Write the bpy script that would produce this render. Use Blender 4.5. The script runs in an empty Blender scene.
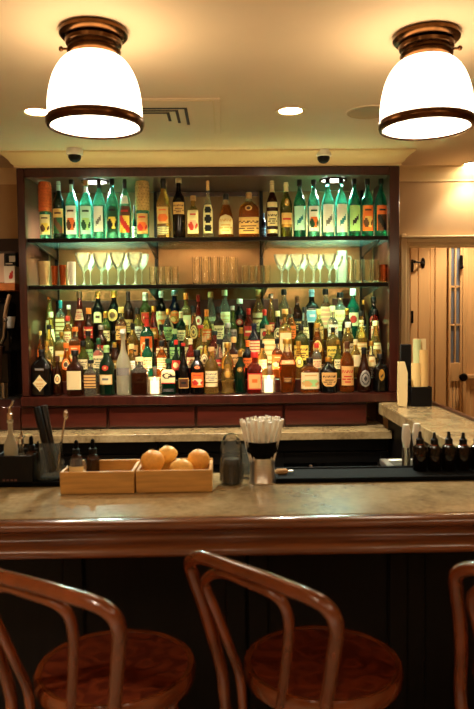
import bpy, math, random
from mathutils import Vector
random.seed(7)
C = bpy.context.scene.collection
PI = math.pi
R = math.radians

# ------------------------------------------------------------------ camera
F = 690.0
CAM = Vector((0, 0, 1.54))
YAW, PITCH, ROLL = R(1.0), R(2.99), R(0.6)
fw = Vector((math.sin(YAW)*math.cos(PITCH), math.cos(YAW)*math.cos(PITCH), -math.sin(PITCH)))
r0 = Vector((math.cos(YAW), -math.sin(YAW), 0))
u0 = r0.cross(fw)
rt = r0*math.cos(ROLL) - u0*math.sin(ROLL)
up = u0*math.cos(ROLL) + r0*math.sin(ROLL)

def ray(px, py):
    return fw*F + rt*(px-237.0) + up*(354.5-py)
def at(px, py, Y):
    d = ray(px, py); return CAM + d*(Y/d.y)
def on(px, py, z):
    d = ray(px, py); return CAM + d*((z-CAM.z)/d.z)
def PX(Y):                      # metres per pixel at a depth
    return Y/F

cd = bpy.data.cameras.new('camera'); cam = bpy.data.objects.new('camera', cd); C.objects.link(cam)
from mathutils import Matrix
m = Matrix((rt, up, -fw)).transposed().to_4x4(); m.translation = CAM
cam.matrix_world = m
cd.sensor_fit = 'VERTICAL'; cd.sensor_height = 36; cd.sensor_width = 24; cd.lens = 36*F/709
cd.clip_start = 0.02
cd.dof.use_dof = True; cd.dof.focus_distance = 3.5; cd.dof.aperture_fstop = 4.5
bpy.context.scene.camera = cam

# ------------------------------------------------------------------ materials
MATS = {}
def base_mat(name):
    m = bpy.data.materials.new(name); m.use_nodes = True
    return m, m.node_tree, m.node_tree.nodes['Principled BSDF']
def lin(c):
    return tuple((x/12.92 if x <= .04045 else ((x+.055)/1.055)**2.4) for x in c)
def pbr(name, col, rough=.5, metal=0, trans=0, coat=0, var=0, scale=20, stretch=None, bump=0, ior=1.45, bscale=None):
    """procedural principled material; var mixes two tones of the base colour through a noise"""
    if name in MATS: return MATS[name]
    m, nt, b = base_mat(name)
    c = lin(col)
    b.inputs['Roughness'].default_value = rough
    b.inputs['Metallic'].default_value = metal
    b.inputs['Transmission Weight'].default_value = trans
    b.inputs['Coat Weight'].default_value = coat
    b.inputs['Coat Roughness'].default_value = .12
    b.inputs['IOR'].default_value = ior
    b.inputs['Base Color'].default_value = (*c, 1)
    if var or bump:
        tc = nt.nodes.new('ShaderNodeTexCoord'); mp = nt.nodes.new('ShaderNodeMapping')
        nt.links.new(tc.outputs['Object'], mp.inputs['Vector'])
        if stretch: mp.inputs['Scale'].default_value = stretch
        n = nt.nodes.new('ShaderNodeTexNoise'); n.inputs['Scale'].default_value = scale; n.inputs['Detail'].default_value = 6
        nt.links.new(mp.outputs['Vector'], n.inputs['Vector'])
        if var:
            r = nt.nodes.new('ShaderNodeValToRGB')
            r.color_ramp.elements[0].position = .3; r.color_ramp.elements[1].position = .7
            r.color_ramp.elements[0].color = (*[x*(1-var) for x in c], 1)
            r.color_ramp.elements[1].color = (*[min(1, x*(1+var)) for x in c], 1)
            nt.links.new(n.outputs['Fac'], r.inputs['Fac']); nt.links.new(r.outputs['Color'], b.inputs['Base Color'])
        if bump:
            bp = nt.nodes.new('ShaderNodeBump'); bp.inputs['Strength'].default_value = bump; bp.inputs['Distance'].default_value = .002
            nt.links.new(n.outputs['Fac'], bp.inputs['Height']); nt.links.new(bp.outputs['Normal'], b.inputs['Normal'])
    MATS[name] = m
    return m
def emit(name, col, strength):
    m = bpy.data.materials.new(name); m.use_nodes = True; nt = m.node_tree
    nt.nodes.clear(); o = nt.nodes.new('ShaderNodeOutputMaterial'); e = nt.nodes.new('ShaderNodeEmission')
    e.inputs['Color'].default_value = (*col, 1); e.inputs['Strength'].default_value = strength
    nt.links.new(e.outputs[0], o.inputs[0]); MATS[name] = m
    return m
def thin_glass(name, col, gloss=.25, body=.12, bodycol=None):
    """thin-walled glass: clear with a fresnel reflection and a little scatter"""
    m = bpy.data.materials.new(name); m.use_nodes = True; nt = m.node_tree; nt.nodes.clear()
    o = nt.nodes.new('ShaderNodeOutputMaterial')
    t = nt.nodes.new('ShaderNodeBsdfTransparent'); t.inputs[0].default_value = (*col, 1)
    g = nt.nodes.new('ShaderNodeBsdfGlossy'); g.inputs['Roughness'].default_value = .05
    d = nt.nodes.new('ShaderNodeBsdfTranslucent'); d.inputs[0].default_value = (*(bodycol or col), 1)
    d2 = nt.nodes.new('ShaderNodeBsdfDiffuse'); d2.inputs[0].default_value = (*(bodycol or col), 1)
    md = nt.nodes.new('ShaderNodeMixShader'); md.inputs[0].default_value = .5
    nt.links.new(d.outputs[0], md.inputs[1]); nt.links.new(d2.outputs[0], md.inputs[2])
    m1 = nt.nodes.new('ShaderNodeMixShader'); m1.inputs[0].default_value = body
    nt.links.new(t.outputs[0], m1.inputs[1]); nt.links.new(md.outputs[0], m1.inputs[2])
    lw = nt.nodes.new('ShaderNodeLayerWeight'); lw.inputs['Blend'].default_value = gloss
    m2 = nt.nodes.new('ShaderNodeMixShader')
    nt.links.new(lw.outputs['Fresnel'], m2.inputs[0]); nt.links.new(m1.outputs[0], m2.inputs[1]); nt.links.new(g.outputs[0], m2.inputs[2])
    nt.links.new(m2.outputs[0], o.inputs[0]); MATS[name] = m
    return m

M_ceil = pbr('ceiling_paint', (.90, .80, .66), .85, var=.03, scale=3)
M_wall = pbr('wall_plaster', (.76, .62, .44), .8, var=.04, scale=5)
M_trim = pbr('cream_trim', (.89, .78, .58), .45)
M_floor = pbr('bounce_floorboards', (.50, .41, .31), .35, var=.3, scale=6, stretch=(8, .6, 1))  # unseen floor, toned lighter to bounce more light upward
M_mahog = pbr('mahogany', (.235, .09, .06), .28, coat=.4, var=.35, scale=5, stretch=(9, 9, .7))
M_drawer = pbr('drawer_mahogany', (.27, .09, .055), .3, coat=.35, var=.25, scale=5, stretch=(.7, 9, 9))
M_backpanel = pbr('bronzed_back_panel', (.46, .33, .20), .28, metal=.75, var=.25, scale=3)
M_darkmetal = pbr('dark_bronze_metal', (.10, .075, .06), .35, metal=.8)
M_bronze = pbr('aged_bronze', (.36, .235, .13), .24, metal=1.0, var=.35, scale=30)
M_steel = pbr('stainless_steel', (.86, .85, .82), .28, metal=.9, var=.1, scale=40, stretch=(1, 1, 12))
M_chrome = pbr('chrome', (.86, .84, .80), .08, metal=1)
M_brass = pbr('brass', (.72, .52, .25), .25, metal=1)
M_copper = pbr('copper', (.78, .42, .24), .22, metal=1)
M_black = pbr('black_plastic', (.035, .033, .035), .4)
MATS['black_plastic'].node_tree.nodes['Principled BSDF'].inputs['Specular IOR Level'].default_value = .25
M_rubber = pbr('black_rubber', (.010, .0095, .0095), .85, bump=.2, scale=300)
MATS['black_rubber'].node_tree.nodes['Principled BSDF'].inputs['Specular IOR Level'].default_value = .12
M_blackwood = pbr('black_stained_wood', (.040, .026, .024), .5, var=.3, scale=6, stretch=(10, 10, .8))
MATS['black_stained_wood'].node_tree.nodes['Principled BSDF'].inputs['Specular IOR Level'].default_value = .2
M_barwood = pbr('bar_rail_wood', (.42, .235, .125), .2, coat=.6, var=.35, scale=7, stretch=(.6, 10, 10))
M_stool = pbr('bentwood_beech', (.42, .195, .08), .2, coat=1, var=.3, scale=14)
M_boxwood = pbr('honey_pine', (.78, .59, .31), .5, var=.2, scale=9, stretch=(.9, 8, 10))
M_cream_panel = pbr('cream_wood_panel', (.82, .63, .40), .4, var=.06, scale=5, stretch=(10, 10, .6))
M_lamp = emit('lit_opal_glass', (1.0, .75, .46), 2.2)
M_lamp_low = emit('lit_opal_diffuser', (1.0, .83, .60), 3.0)
M_down = emit('lit_downlight', (1.0, .82, .55), 30.0)
M_puck = emit('lit_puck', (.92, 1.0, .84), 2.0)
M_fill = emit('lit_fill_strip', (1.0, .74, .40), 26.0)
M_candle = emit('lit_votive_wax', (1.0, .72, .36), 1.1)
M_flame = emit('candle_flame', (1.0, .75, .4), 8.0)
M_glass = thin_glass('warm_lit_glassware', (.98, .97, .94), .28, .28, (.98, .85, .60))  # warm body tint paints the lamplight caught in the glass
M_shelfware = pbr('shelf_glassware', (1, .99, .95), .02, trans=1.0, ior=1.42)
M_cutglass = thin_glass('cut_glass', (.96, .95, .92), .16, .025, (.9, .85, .75))
M_pane = thin_glass('window_pane_glass', (.9, .95, 1), .2, .35, (.62, .66, .72))
M_shelfglass = thin_glass('green_edged_shelf_glass', (.80, .93, .85), .25, .06, (.3, .5, .4))
M_white = pbr('white_plastic', (.95, .93, .88), .35)
M_paper = pbr('cream_paper', (.93, .84, .62), .7)
M_straw = pbr('white_paper_straw', (.96, .94, .88), .55)
M_peel_o = pbr('orange_peel', (.95, .70, .33), .42, bump=.6, scale=140, var=.08)
M_peel_y = pbr('lemon_peel', (.97, .78, .42), .42, bump=.6, scale=140, var=.06)

def stone():
    m, nt, b = base_mat('brown_speckled_stone')
    tc = nt.nodes.new('ShaderNodeTexCoord')
    n = nt.nodes.new('ShaderNodeTexNoise'); n.inputs['Scale'].default_value = 7; n.inputs['Detail'].default_value = 8; n.inputs['Roughness'].default_value = .7
    n2 = nt.nodes.new('ShaderNodeTexNoise'); n2.inputs['Scale'].default_value = 60; n2.inputs['Detail'].default_value = 4
    for k in (n, n2): nt.links.new(tc.outputs['Object'], k.inputs['Vector'])
    mx = nt.nodes.new('ShaderNodeMath'); mx.operation = 'MULTIPLY_ADD'; mx.inputs[1].default_value = .35
    nt.links.new(n2.outputs['Fac'], mx.inputs[0]); nt.links.new(n.outputs['Fac'], mx.inputs[2])
    r = nt.nodes.new('ShaderNodeValToRGB'); e = r.color_ramp.elements
    e[0].position = .45; e[0].color = (*lin((.40, .33, .23)), 1)
    e[1].position = .92; e[1].color = (*lin((.72, .65, .50)), 1)
    q = e.new(.62); q.color = (*lin((.57, .49, .35)), 1)
    q = e.new(.74); q.color = (*lin((.64, .56, .41)), 1)
    nt.links.new(mx.outputs[0], r.inputs['Fac']); nt.links.new(r.outputs['Color'], b.inputs['Base Color'])
    b.inputs['Roughness'].default_value = .2
    return m
M_stone = stone()

def seat_material():
    m, nt, b = base_mat('embossed_seat_veneer')
    tc = nt.nodes.new('ShaderNodeTexCoord')
    w = nt.nodes.new('ShaderNodeTexWave'); w.wave_type = 'RINGS'; w.inputs['Scale'].default_value = 9; w.inputs['Distortion'].default_value = 16; w.inputs['Detail'].default_value = 1.5; w.inputs['Detail Scale'].default_value = 1.2
    nt.links.new(tc.outputs['Object'], w.inputs['Vector'])
    r = nt.nodes.new('ShaderNodeValToRGB'); e = r.color_ramp.elements
    e[0].position = .35; e[0].color = (*lin((.34, .13, .07)), 1)
    e[1].position = .95; e[1].color = (*lin((.43, .18, .09)), 1)
    nt.links.new(w.outputs['Fac'], r.inputs['Fac']); nt.links.new(r.outputs['Color'], b.inputs['Base Color'])
    bp = nt.nodes.new('ShaderNodeBump'); bp.inputs['Strength'].default_value = .5; bp.inputs['Distance'].default_value = .003
    nt.links.new(w.outputs['Fac'], bp.inputs['Height']); nt.links.new(bp.outputs['Normal'], b.inputs['Normal'])
    b.inputs['Roughness'].default_value = .3; b.inputs['Coat Weight'].default_value = .3
    return m
M_seat = seat_material()

GLASS = {
 'mint':  pbr('mint_glass', (.42, .88, .80), .05, trans=.94),
 'green': pbr('green_glass', (.10, .54, .42), .05, trans=.85),
 'dkgreen': pbr('dark_green_glass', (.05, .17, .10), .06, trans=.5),
 'clear': pbr('clear_bottle_glass', (.96, .93, .84), .04, trans=.95),
 'frost': pbr('frosted_glass', (.93, .89, .76), .35, trans=.75),
 'amber': pbr('whiskey_amber_glass', (.80, .42, .12), .05, trans=.9),
 'gold':  pbr('pale_gold_glass', (.93, .75, .38), .05, trans=.92),
 'rose':  pbr('red_liqueur_glass', (.62, .16, .09), .05, trans=.8),
 'brown': pbr('brown_glass', (.22, .09, .035), .06, trans=.5),
 'black': pbr('black_glass', (.028, .024, .024), .08),
 'navy':  pbr('navy_glass', (.04, .05, .11), .08, trans=.2),
 'olive': pbr('olive_glass', (.42, .43, .16), .06, trans=.8),
}
COL = {'cream': (.93, .84, .62), 'white': (.95, .93, .88), 'tan': (.86, .66, .38), 'orange': (.90, .42, .14), 'red': (.76, .17, .12),
       'black': (.05, .045, .045), 'gold': (.83, .63, .28), 'pink': (.90, .66, .54), 'blue': (.50, .70, .82), 'teal': (.12, .48, .52), 'dgreen': (.08, .28, .16),
       'lgreen': (.66, .82, .52), 'yellow': (.93, .80, .34), 'brown': (.34, .19, .09), 'silver': (.72, .71, .68), 'navy': (.08, .10, .2), 'ink': (.20, .15, .11), 'mint': (.72, .90, .82), 'grey': (.45, .43, .40)}
def paper(k):
    return pbr('print_'+k, COL[k], .25 if k in ('gold', 'silver') else .55, metal=.6 if k in ('gold', 'silver') else 0)

# ------------------------------------------------------------------ mesh helpers
def link(name, me, mats, parent=None):
    o = bpy.data.objects.new(name, me); C.objects.link(o)
    for mm in (mats if isinstance(mats, (list, tuple)) else [mats]): me.materials.append(mm)
    if parent: o.parent = parent
    return o
class MB:
    def __init__(s): s.v = []; s.f = []; s.mi = []; s.sm = []
    def add(s, vs, fs, mi=0, smooth=False):
        n = len(s.v); s.v += [tuple(p) for p in vs]
        s.f += [tuple(i+n for i in f) for f in fs]
        s.mi += (mi if isinstance(mi, list) else [mi]*len(fs)); s.sm += [smooth]*len(fs)
        return s
    def box(s, x0, x1, y0, y1, z0, z1, mi=0):
        v = [(x0,y0,z0),(x1,y0,z0),(x1,y1,z0),(x0,y1,z0),(x0,y0,z1),(x1,y0,z1),(x1,y1,z1),(x0,y1,z1)]
        return s.add(v, [(0,3,2,1),(4,5,6,7),(0,1,5,4),(1,2,6,5),(2,3,7,6),(3,0,4,7)], mi)
    def bev(s, x0, x1, y0, y1, z0, z1, b=.003, mi=0):
        """box with chamfered edges"""
        b = min(b, (x1-x0)*.45, (y1-y0)*.45, (z1-z0)*.45)
        X, Y, Z = (x0, x1), (y0, y1), (z0, z1); v = []; idx = {}
        for i in (0, 1):
            for j in (0, 1):
                for k in (0, 1):
                    sx, sy, sz = (b, -b)[i], (b, -b)[j], (b, -b)[k]
                    for a, p in enumerate(((X[i], Y[j]+sy, Z[k]+sz), (X[i]+sx, Y[j], Z[k]+sz), (X[i]+sx, Y[j]+sy, Z[k]))):
                        idx[(i, j, k, a)] = len(v); v.append(p)
        g = lambda i, j, k, a: idx[(i, j, k, a)]
        f = []
        for i in (0, 1):
            q = [g(i,0,0,0), g(i,1,0,0), g(i,1,1,0), g(i,0,1,0)]; f.append(q if i else q[::-1])
            q = [g(0,i,0,1), g(1,i,0,1), g(1,i,1,1), g(0,i,1,1)]; f.append(q[::-1] if i else q)
            q = [g(0,0,i,2), g(1,0,i,2), g(1,1,i,2), g(0,1,i,2)]; f.append(q if i else q[::-1])
        for j in (0, 1):
            for k in (0, 1):
                q = [g(0,j,k,1), g(1,j,k,1), g(1,j,k,2), g(0,j,k,2)]; f.append(q if j == k else q[::-1])
                q = [g(j,0,k,0), g(j,1,k,0), g(j,1,k,2), g(j,0,k,2)]; f.append(q[::-1] if j == k else q)
                q = [g(j,k,0,0), g(j,k,1,0), g(j,k,1,1), g(j,k,0,1)]; f.append(q if j == k else q[::-1])
        for i in (0, 1):
            for j in (0, 1):
                for k in (0, 1):
                    q = [g(i,j,k,0), g(i,j,k,1), g(i,j,k,2)]; f.append(q if (i+j+k) % 2 else q[::-1])
        return s.add(v, f, mi)
    def lathe(s, prof, seg=24, ox=0, oy=0, oz=0, exps=None, mi=None, rot=0, flute=0):
        """prof: (radius, z) list bottom to top; exps: superellipse exponent per ring (2 = round)"""
        v = []; f = []; mis = []
        n = len(prof)
        for i, (r, z) in enumerate(prof):
            e = exps[i] if exps else 2
            for k in range(seg):
                a = 2*PI*k/seg + rot
                c, q = math.cos(a), math.sin(a)
                d = r if e == 2 else r/((abs(c)**e+abs(q)**e)**(1/e))
                if flute and k % 2: d *= 1-flute
                v.append((ox+c*d, oy+q*d, oz+z))
        for i in range(n-1):
            for k in range(seg):
                k2 = (k+1) % seg
                f.append((i*seg+k, i*seg+k2, (i+1)*seg+k2, (i+1)*seg+k)); mis.append(mi[i] if mi else 0)
        s.add(v, f, mis, True)
        return s
    def tube(s, pts, r, seg=10, closed=False, cap=True, mi=0):
        pts = [Vector(p) for p in pts]; n = len(pts)
        rs = r if isinstance(r, (list, tuple)) else [r]*n
        v = []; f = []; prev = None
        for i, p in enumerate(pts):
            if closed: t = pts[(i+1) % n]-pts[i-1]
            else: t = pts[min(i+1, n-1)]-pts[max(i-1, 0)]
            t.normalize()
            if prev is None:
                a = t.orthogonal().normalized()
            else:
                a = prev - t*prev.dot(t); a.normalize()
            prev = a; b = t.cross(a)
            for k in range(seg):
                w = 2*PI*k/seg
                v.append(p + (a*math.cos(w)+b*math.sin(w))*rs[i])
        for i in range(n if closed else n-1):
            j = (i+1) % n
            for k in range(seg):
                k2 = (k+1) % seg
                f.append((i*seg+k, i*seg+k2, j*seg+k2, j*seg+k))
        s.add(v, f, mi, True)
        if cap and not closed:
            n0 = len(s.v)-len(v)
            s.f += [tuple(n0+k for k in reversed(range(seg))), tuple(n0+(n-1)*seg+k for k in range(seg))]
            s.mi += [mi, mi]; s.sm += [False, False]
        return s
    def sweep(s, path, prof, mi=0):
        """mitred moulding: path = plan polyline, prof = (outward, z) list; outward is to the right of travel"""
        P = [Vector((p[0], p[1])) for p in path]; n = len(P); v = []; f = []; k = len(prof)
        for i in range(n):
            d1 = (P[i]-P[i-1]).normalized() if i > 0 else None
            d2 = (P[i+1]-P[i]).normalized() if i < n-1 else None
            nr = lambda d: Vector((d.y, -d.x))
            if d1 is None: o = nr(d2)
            elif d2 is None: o = nr(d1)
            else:
                o = (nr(d1)+nr(d2)); o = o/o.length; o = o/max(.2, o.dot(nr(d1)))
            for (w, z) in prof: v.append((P[i].x+o.x*w, P[i].y+o.y*w, z))
        for i in range(n-1):
            for j in range(k):
                j2 = (j+1) % k
                f.append((i*k+j, i*k+j2, (i+1)*k+j2, (i+1)*k+j))
        f.append(tuple(range(k))); f.append(tuple((n-1)*k+j for j in reversed(range(k))))
        return s.add(v, f, mi)
    def ico(s, c, rx, ry, rz, seg=20, rings=12, fn=None):
        v = []; f = []
        for i in range(rings+1):
            th = PI*i/rings
            for k in range(seg):
                a = 2*PI*k/seg
                d = Vector((math.sin(th)*math.cos(a), math.sin(th)*math.sin(a), -math.cos(th)))
                q = fn(d) if fn else 1
                v.append((c[0]+d.x*rx*q, c[1]+d.y*ry*q, c[2]+d.z*rz*q))
        for i in range(rings):
            for k in range(seg):
                k2 = (k+1) % seg; f.append((i*seg+k, i*seg+k2, (i+1)*seg+k2, (i+1)*seg+k))
        return s.add(v, f, 0, True)
    def build(s, name, mats, parent=None, sharp=40):
        me = bpy.data.meshes.new(name); me.from_pydata(s.v, [], s.f)
        me.polygons.foreach_set('material_index', s.mi); me.polygons.foreach_set('use_smooth', s.sm)
        import bmesh
        bm = bmesh.new(); bm.from_mesh(me)
        bmesh.ops.remove_doubles(bm, verts=bm.verts, dist=1e-5)
        bmesh.ops.recalc_face_normals(bm, faces=bm.faces)
        bm.to_mesh(me); bm.free()
        me.set_sharp_from_angle(angle=R(sharp))
        return link(name, me, mats, parent)

def tag(o, label, cat, group=None, kind=None):
    o['label'] = label; o['category'] = cat
    if group: o['group'] = group
    if kind: o['kind'] = kind
    return o
def thing(name, label, cat, loc, rz=0, group=None):
    o = bpy.data.objects.new(name, None); C.objects.link(o); o.empty_display_size = .05
    o.location = loc; o.rotation_euler = (0, 0, rz)
    return tag(o, label, cat, group)
def struct(o):
    o['kind'] = 'structure'; return o
def dup(root, loc=None, rz=None, label=None, group=None):
    r = root.copy(); C.objects.link(r)
    if loc is not None: r.location = loc
    if rz is not None: r.rotation_euler = (0, 0, rz)
    if label: r['label'] = label
    if group: r['group'] = group
    for ch in list(root.children):
        c = ch.copy(); C.objects.link(c); c.parent = r
        for g in list(ch.children):
            d = g.copy(); C.objects.link(d); d.parent = c
    return r
def light(kind, name, loc, energy, col, **kw):
    d = bpy.data.lights.new(name, kind); d.energy = energy; d.color = col
    for k, v in kw.items(): setattr(d, k, v)
    o = bpy.data.objects.new(name, d); C.objects.link(o); o.location = loc
    return o
ORD = ['first','second','third','fourth','fifth','sixth','seventh','eighth','ninth','tenth','eleventh','twelfth','thirteenth','fourteenth','fifteenth','sixteenth','seventeenth','eighteenth','nineteenth','twentieth','twenty-first','twenty-second','twenty-third','twenty-fourth','twenty-fifth','twenty-sixth','twenty-seventh','twenty-eighth','twenty-ninth','thirtieth','thirty-first','thirty-second']
def place_words(i, n):
    """i-th of n left to right, counted from the nearer end"""
    if i == 0: return 'leftmost'
    if i == n-1: return 'rightmost'
    return ORD[i]+' from left' if i < n/2 else ORD[n-1-i]+' from right'
# ------------------------------------------------------------------ key positions
YC = 3.80                                   # cabinet front face
YW = 4.20                                   # back wall face
XL = at(19, 280, YC).x; XR = at(399.5, 280, YC).x
ZT = at(210, 167, YC).z                     # cabinet top
ZS = at(210, 394.5, YC).z                   # cabinet floor (top of sill)
ZB = at(210, 404, YC).z                     # underside of sill
CE = 2.44
ZBAR = 1.07
# ------------------------------------------------------------------ room shell
X0, X1, Y0, Y1 = -3.0, 2.7, -3.2, 6.2
struct(MB().box(X0-.1, X1+.1, Y0-.1, Y1+.1, -.1, 0).build('floor', M_floor))
struct(MB().box(X0-.1, X1+.1, Y0-.1, Y1+.1, CE, CE+.1).build('ceiling', M_ceil))
struct(MB().box(X0-.1, X0, Y0-.1, Y1+.1, 0, CE).build('wall_left', M_wall))
struct(MB().box(X1, X1+.1, Y0-.1, Y1+.1, 0, CE).build('wall_right', M_wall))
struct(MB().box(X0, X1, Y0-.1, Y0, 0, CE).build('wall_front', M_wall))
ZHR = at(436, 243, YW).z                    # right opening head
ZHL = at(9, 239, YW).z                      # left opening head
XOR = at(408.5, 300, YW).x                  # right opening jamb
XOL = XL + .02
wb = MB()
wb.box(XL-.05, XR+.02, 4.395, 4.515, 0, CE)
wb.box(XR+.001, XOR, YW, 4.515, 0, CE); wb.box(XL+.002, XR-.002, YW, 4.394, ZT+.002, CE)
wb.box(X0, XOL, YW, YW+.12, ZHL, CE); wb.box(XOR, X1, YW, YW+.12, ZHR, CE)
struct(wb.build('wall_back', M_wall))
struct(MB().box(X0, X1, Y1, Y1+.1, 0, CE).build('wall_far', M_wall))
# crown mouldings
crown = [(0, -.085), (.008, -.085), (.010, -.072), (.022, -.062), (.030, -.045), (.048, -.028), (.066, -.014), (.070, -.010), (.070, 0), (0, 0)]
big = [(w*1.0, CE+z*(CE-ZT)/.085) for w, z in crown]
struct(MB().sweep([(XL, YW), (XL, YC), (XR, YC), (XR, YW)], big).build('trim_1', M_trim))
wc = [(w*.8, CE+z*1.0) for w, z in crown]
struct(MB().sweep([(X0, YW), (XL-.002, YW)], wc).build('trim_2', M_trim))
struct(MB().sweep([(XR+.002, YW), (X1, YW)], wc).build('trim_3', M_trim))
# soffit block that closes the space above the cabinet
struct(MB().box(XL+.001, XR-.001, YC+.001, YW-.001, ZT+.001, CE-.001).build('trim_4', M_trim))

# right doorway: casing and what shows through it
cs = MB()
xa = at(400.2, 300, YW).x
cs.bev(xa, XOR-.018, YW-.022, YW-.001, 0, ZHR+.055, .004); cs.bev(XOR-.018, XOR+.003, YW-.012, YW+.12, 0, ZHR, .003)
zc = at(436, 236, YW).z
cs.bev(XOR-.018, X1-.01, YW-.022, YW-.001, ZHR-.002, zc-.014, .004)
cs.bev(xa-.004, X1-.01, YW-.034, YW-.001, zc-.014, zc, .004)
cs.bev(XOR+.003, X1-.01, YW-.012, YW+.12, ZHR-.018, ZHR, .003)
struct(cs.build('trim_5', M_trim))
cl_ = MB()
cl_.box(X0+.01, XL-.003, YW-.02, YW+.12, ZHL-.075, ZHL)
struct(cl_.build('trim_6', pbr('dark_door_header', (.19, .10, .07), .4)))

# hall beyond the right doorway: panelled wall with a glazed door, a wainscot and a hook
YD = 5.0
hx = lambda px: at(px, 320, YD).x
hz = lambda py: at(440, py, YD).z
pw = MB()
pw.box(XOR-.6, hx(447), YD, YD+.08, 0, CE)
for a, b in ((409.5, 417), (417.6, 429), (434.5, 446.2)): pw.bev(hx(a), hx(b), YD-.018, YD, 0, CE-.01, .004)
pw.bev(hx(429.6), hx(434), YD-.010, YD, 0, CE-.01, .004)
struct(pw.build('wall_hall', M_cream_panel))
dr = thing('glazed_door', 'cream door with narrow glazed panes seen through the doorway on the right', 'door', (hx(453.5), YD, 0))
wx = (hx(460.5)-hx(447))/2
zt, zb_ = hz(247), hz(362.5)
fr = MB(); sx = hx(449.2)-hx(447)
fr.bev(-wx, -wx+sx, -.045, -.005, .01, CE-.05, .003); fr.bev(wx-sx, wx, -.045, -.005, .01, CE-.05, .003)
fr.bev(-wx+sx, wx-sx, -.045, -.005, zt, CE-.05, .003); fr.bev(-wx+sx, wx-sx, -.045, -.005, hz(381), zb_, .003)
fr.bev(-wx+sx, wx-sx, -.045, -.005, .01, .25, .003)
frm = fr.build('door_frame', M_cream_panel, dr)
kb = MB()
for i in range(3):
    w = (2*wx-2*sx)/3; kb.bev(-wx+sx+i*w+.003, -wx+sx+(i+1)*w-.003, -.034, -.010, .25, hz(381), .006)
kb.build('lower_panel', M_cream_panel, dr)
MB().box(-wx+sx, wx-sx, -.028, -.022, zb_, zt).build('pane', M_pane, dr)
mt = MB()
mt.bev(-.006, .006, -.042, -.012, zb_, zt, .002)
for py in (287, 325): mt.bev(-wx+sx, wx-sx, -.042, -.012, hz(py)-.008, hz(py)+.008, .002)
mt.build('muntin', M_cream_panel, dr)
kx = wx-sx*.3
k = MB().lathe([(0, 0), (.018, 0), (.018, .004), (.009, .006), (.008, .03), (.026, .036), (.030, .05), (.022, .062), (0, .064)], 18).build('door_knob', M_darkmetal, frm)
k.rotation_euler = (PI/2, 0, 0); k.location = (kx, -.045, hz(376.5))
bt = MB().bev(-.010, .010, -.015, 0, -.05, .05, .003).tube([(0, -.02, -.03), (0, -.02, .045)], .008, 10).ico((0, -.02, -.035), .013, .013, .013, 12, 8).build('door_bolt', M_darkmetal, frm)
bt.location = (hx(458.5)-hx(453.5), -.045, hz(263))
MB().box(hx(447), hx(462), YD+.05, YD+.06, 0, CE).build('wall_beyond', pbr('grey_blue_room', (.50, .52, .55), .8))
struct(bpy.data.objects['wall_beyond'])
rp = MB()
rp.box(hx(461), X1, YD, YD+.08, 0, CE); rp.bev(hx(461), hx(465.2), YD-.04, YD, 0, CE-.01, .004)
rp.bev(hx(465.5), X1-.02, YD-.045, YD, hz(379), hz(374.5), .006)
rp.bev(hx(466), hx(470), YD-.02, YD, 0, hz(379), .003); rp.bev(hx(470), X1-.03, YD-.02, YD, hz(389), hz(379), .003)
rp.bev(hx(470.4), hx(480), YD-.012, YD, .1, hz(390), .006)
struct(rp.build('trim_7', M_cream_panel))
hk = thing('wall_hook', 'dark metal coat hook on the cream panel through the right doorway', 'hook', (hx(422), YD-.018, hz(263)))
hp = MB().lathe([(0, 0), (.030, 0), (.028, .006), (.012, .010), (0, .010)], 18).build('hook_plate', M_darkmetal, hk)
hp.rotation_euler = (PI/2, 0, 0); hp.scale = (.55, 1.3, 1)
MB().tube([(0, -.008, 0), (-.02, -.04, -.002), (-.05, -.055, 0), (-.07, -.055, .004)], [.008, .007, .006, .007], 10).ico((-.075, -.055, .006), .011, .011, .011, 12, 8).build('hook_arm', M_darkmetal, hk)
# door edge bolts on the near jamb strip
for i, (py, w) in enumerate(((266, 'upper'), (317, 'lower'))):
    z = at(411.5, py, YD).z
    tag(MB().bev(hx(410), hx(412.5), YD-.03, YD-.0165, z-.045, z+.045, .003).build('hinge', M_darkmetal),
        w+' dark hinge on the narrow panel at the left inside the right doorway', 'hinge')

# dim room beyond the left opening
YF = 5.3
fxl = lambda px: at(px, 300, YF).x
fzl = lambda py: at(9, py, YF).z
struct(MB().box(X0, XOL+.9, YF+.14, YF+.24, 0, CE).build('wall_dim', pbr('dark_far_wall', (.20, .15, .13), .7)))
sh = thing('wall_shelf', 'honey wood shelf in the dim room left of the cabinet', 'shelf', (fxl(2), YF, fzl(291.5)))
MB().bev(-.45, fxl(21)-fxl(2), -.14, .139, 0, fzl(284)-fzl(291.5), .004).build('shelf_board', pbr('shelf_pine', (.72, .40, .17), .45, var=.2), sh)
MB().bev(-.02, .01, -.06, .139, -.05, -.001, .004).build('shelf_bracket', M_darkmetal, sh)
zsh = fzl(284)+.0005
pf = thing('picture_frame', 'pale sheet in a thin frame on the shelf at the far left', 'picture', (fxl(1), YF-.05, zsh))
ph = fzl(250)-zsh; pwid = fxl(8.2)-fxl(1)
MB().bev(-.12, pwid, 0, .012, 0, ph, .003).build('frame', M_darkmetal, pf)
MB().box(-.11, pwid-.006, -.002, -.0002, .008, ph-.008).build('picture_sheet', pbr('pale_pink_sheet', (.86, .72, .60), .6), pf)
bx = thing('gift_box', 'white carton with red print on the shelf left of the cabinet', 'box', (fxl(14.6), YF-.04, zsh))
bw = (fxl(20)-fxl(9.4))/2; bh = fzl(267)-zsh
MB().bev(-bw, bw, -.07, .05, 0, bh, .003).build('carton', pbr('white_carton', (.93, .86, .74), .5), bx)
g = MB()
for (u, v, s) in ((.35, .42, .22), (.1, .36, .16), (.5, .62, .14), (.2, .52, .12)):
    g.ico((bw*u, -.0705, bh*v), bw*s*1.4, .0012, bh*s*.8, 12, 8)
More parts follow.
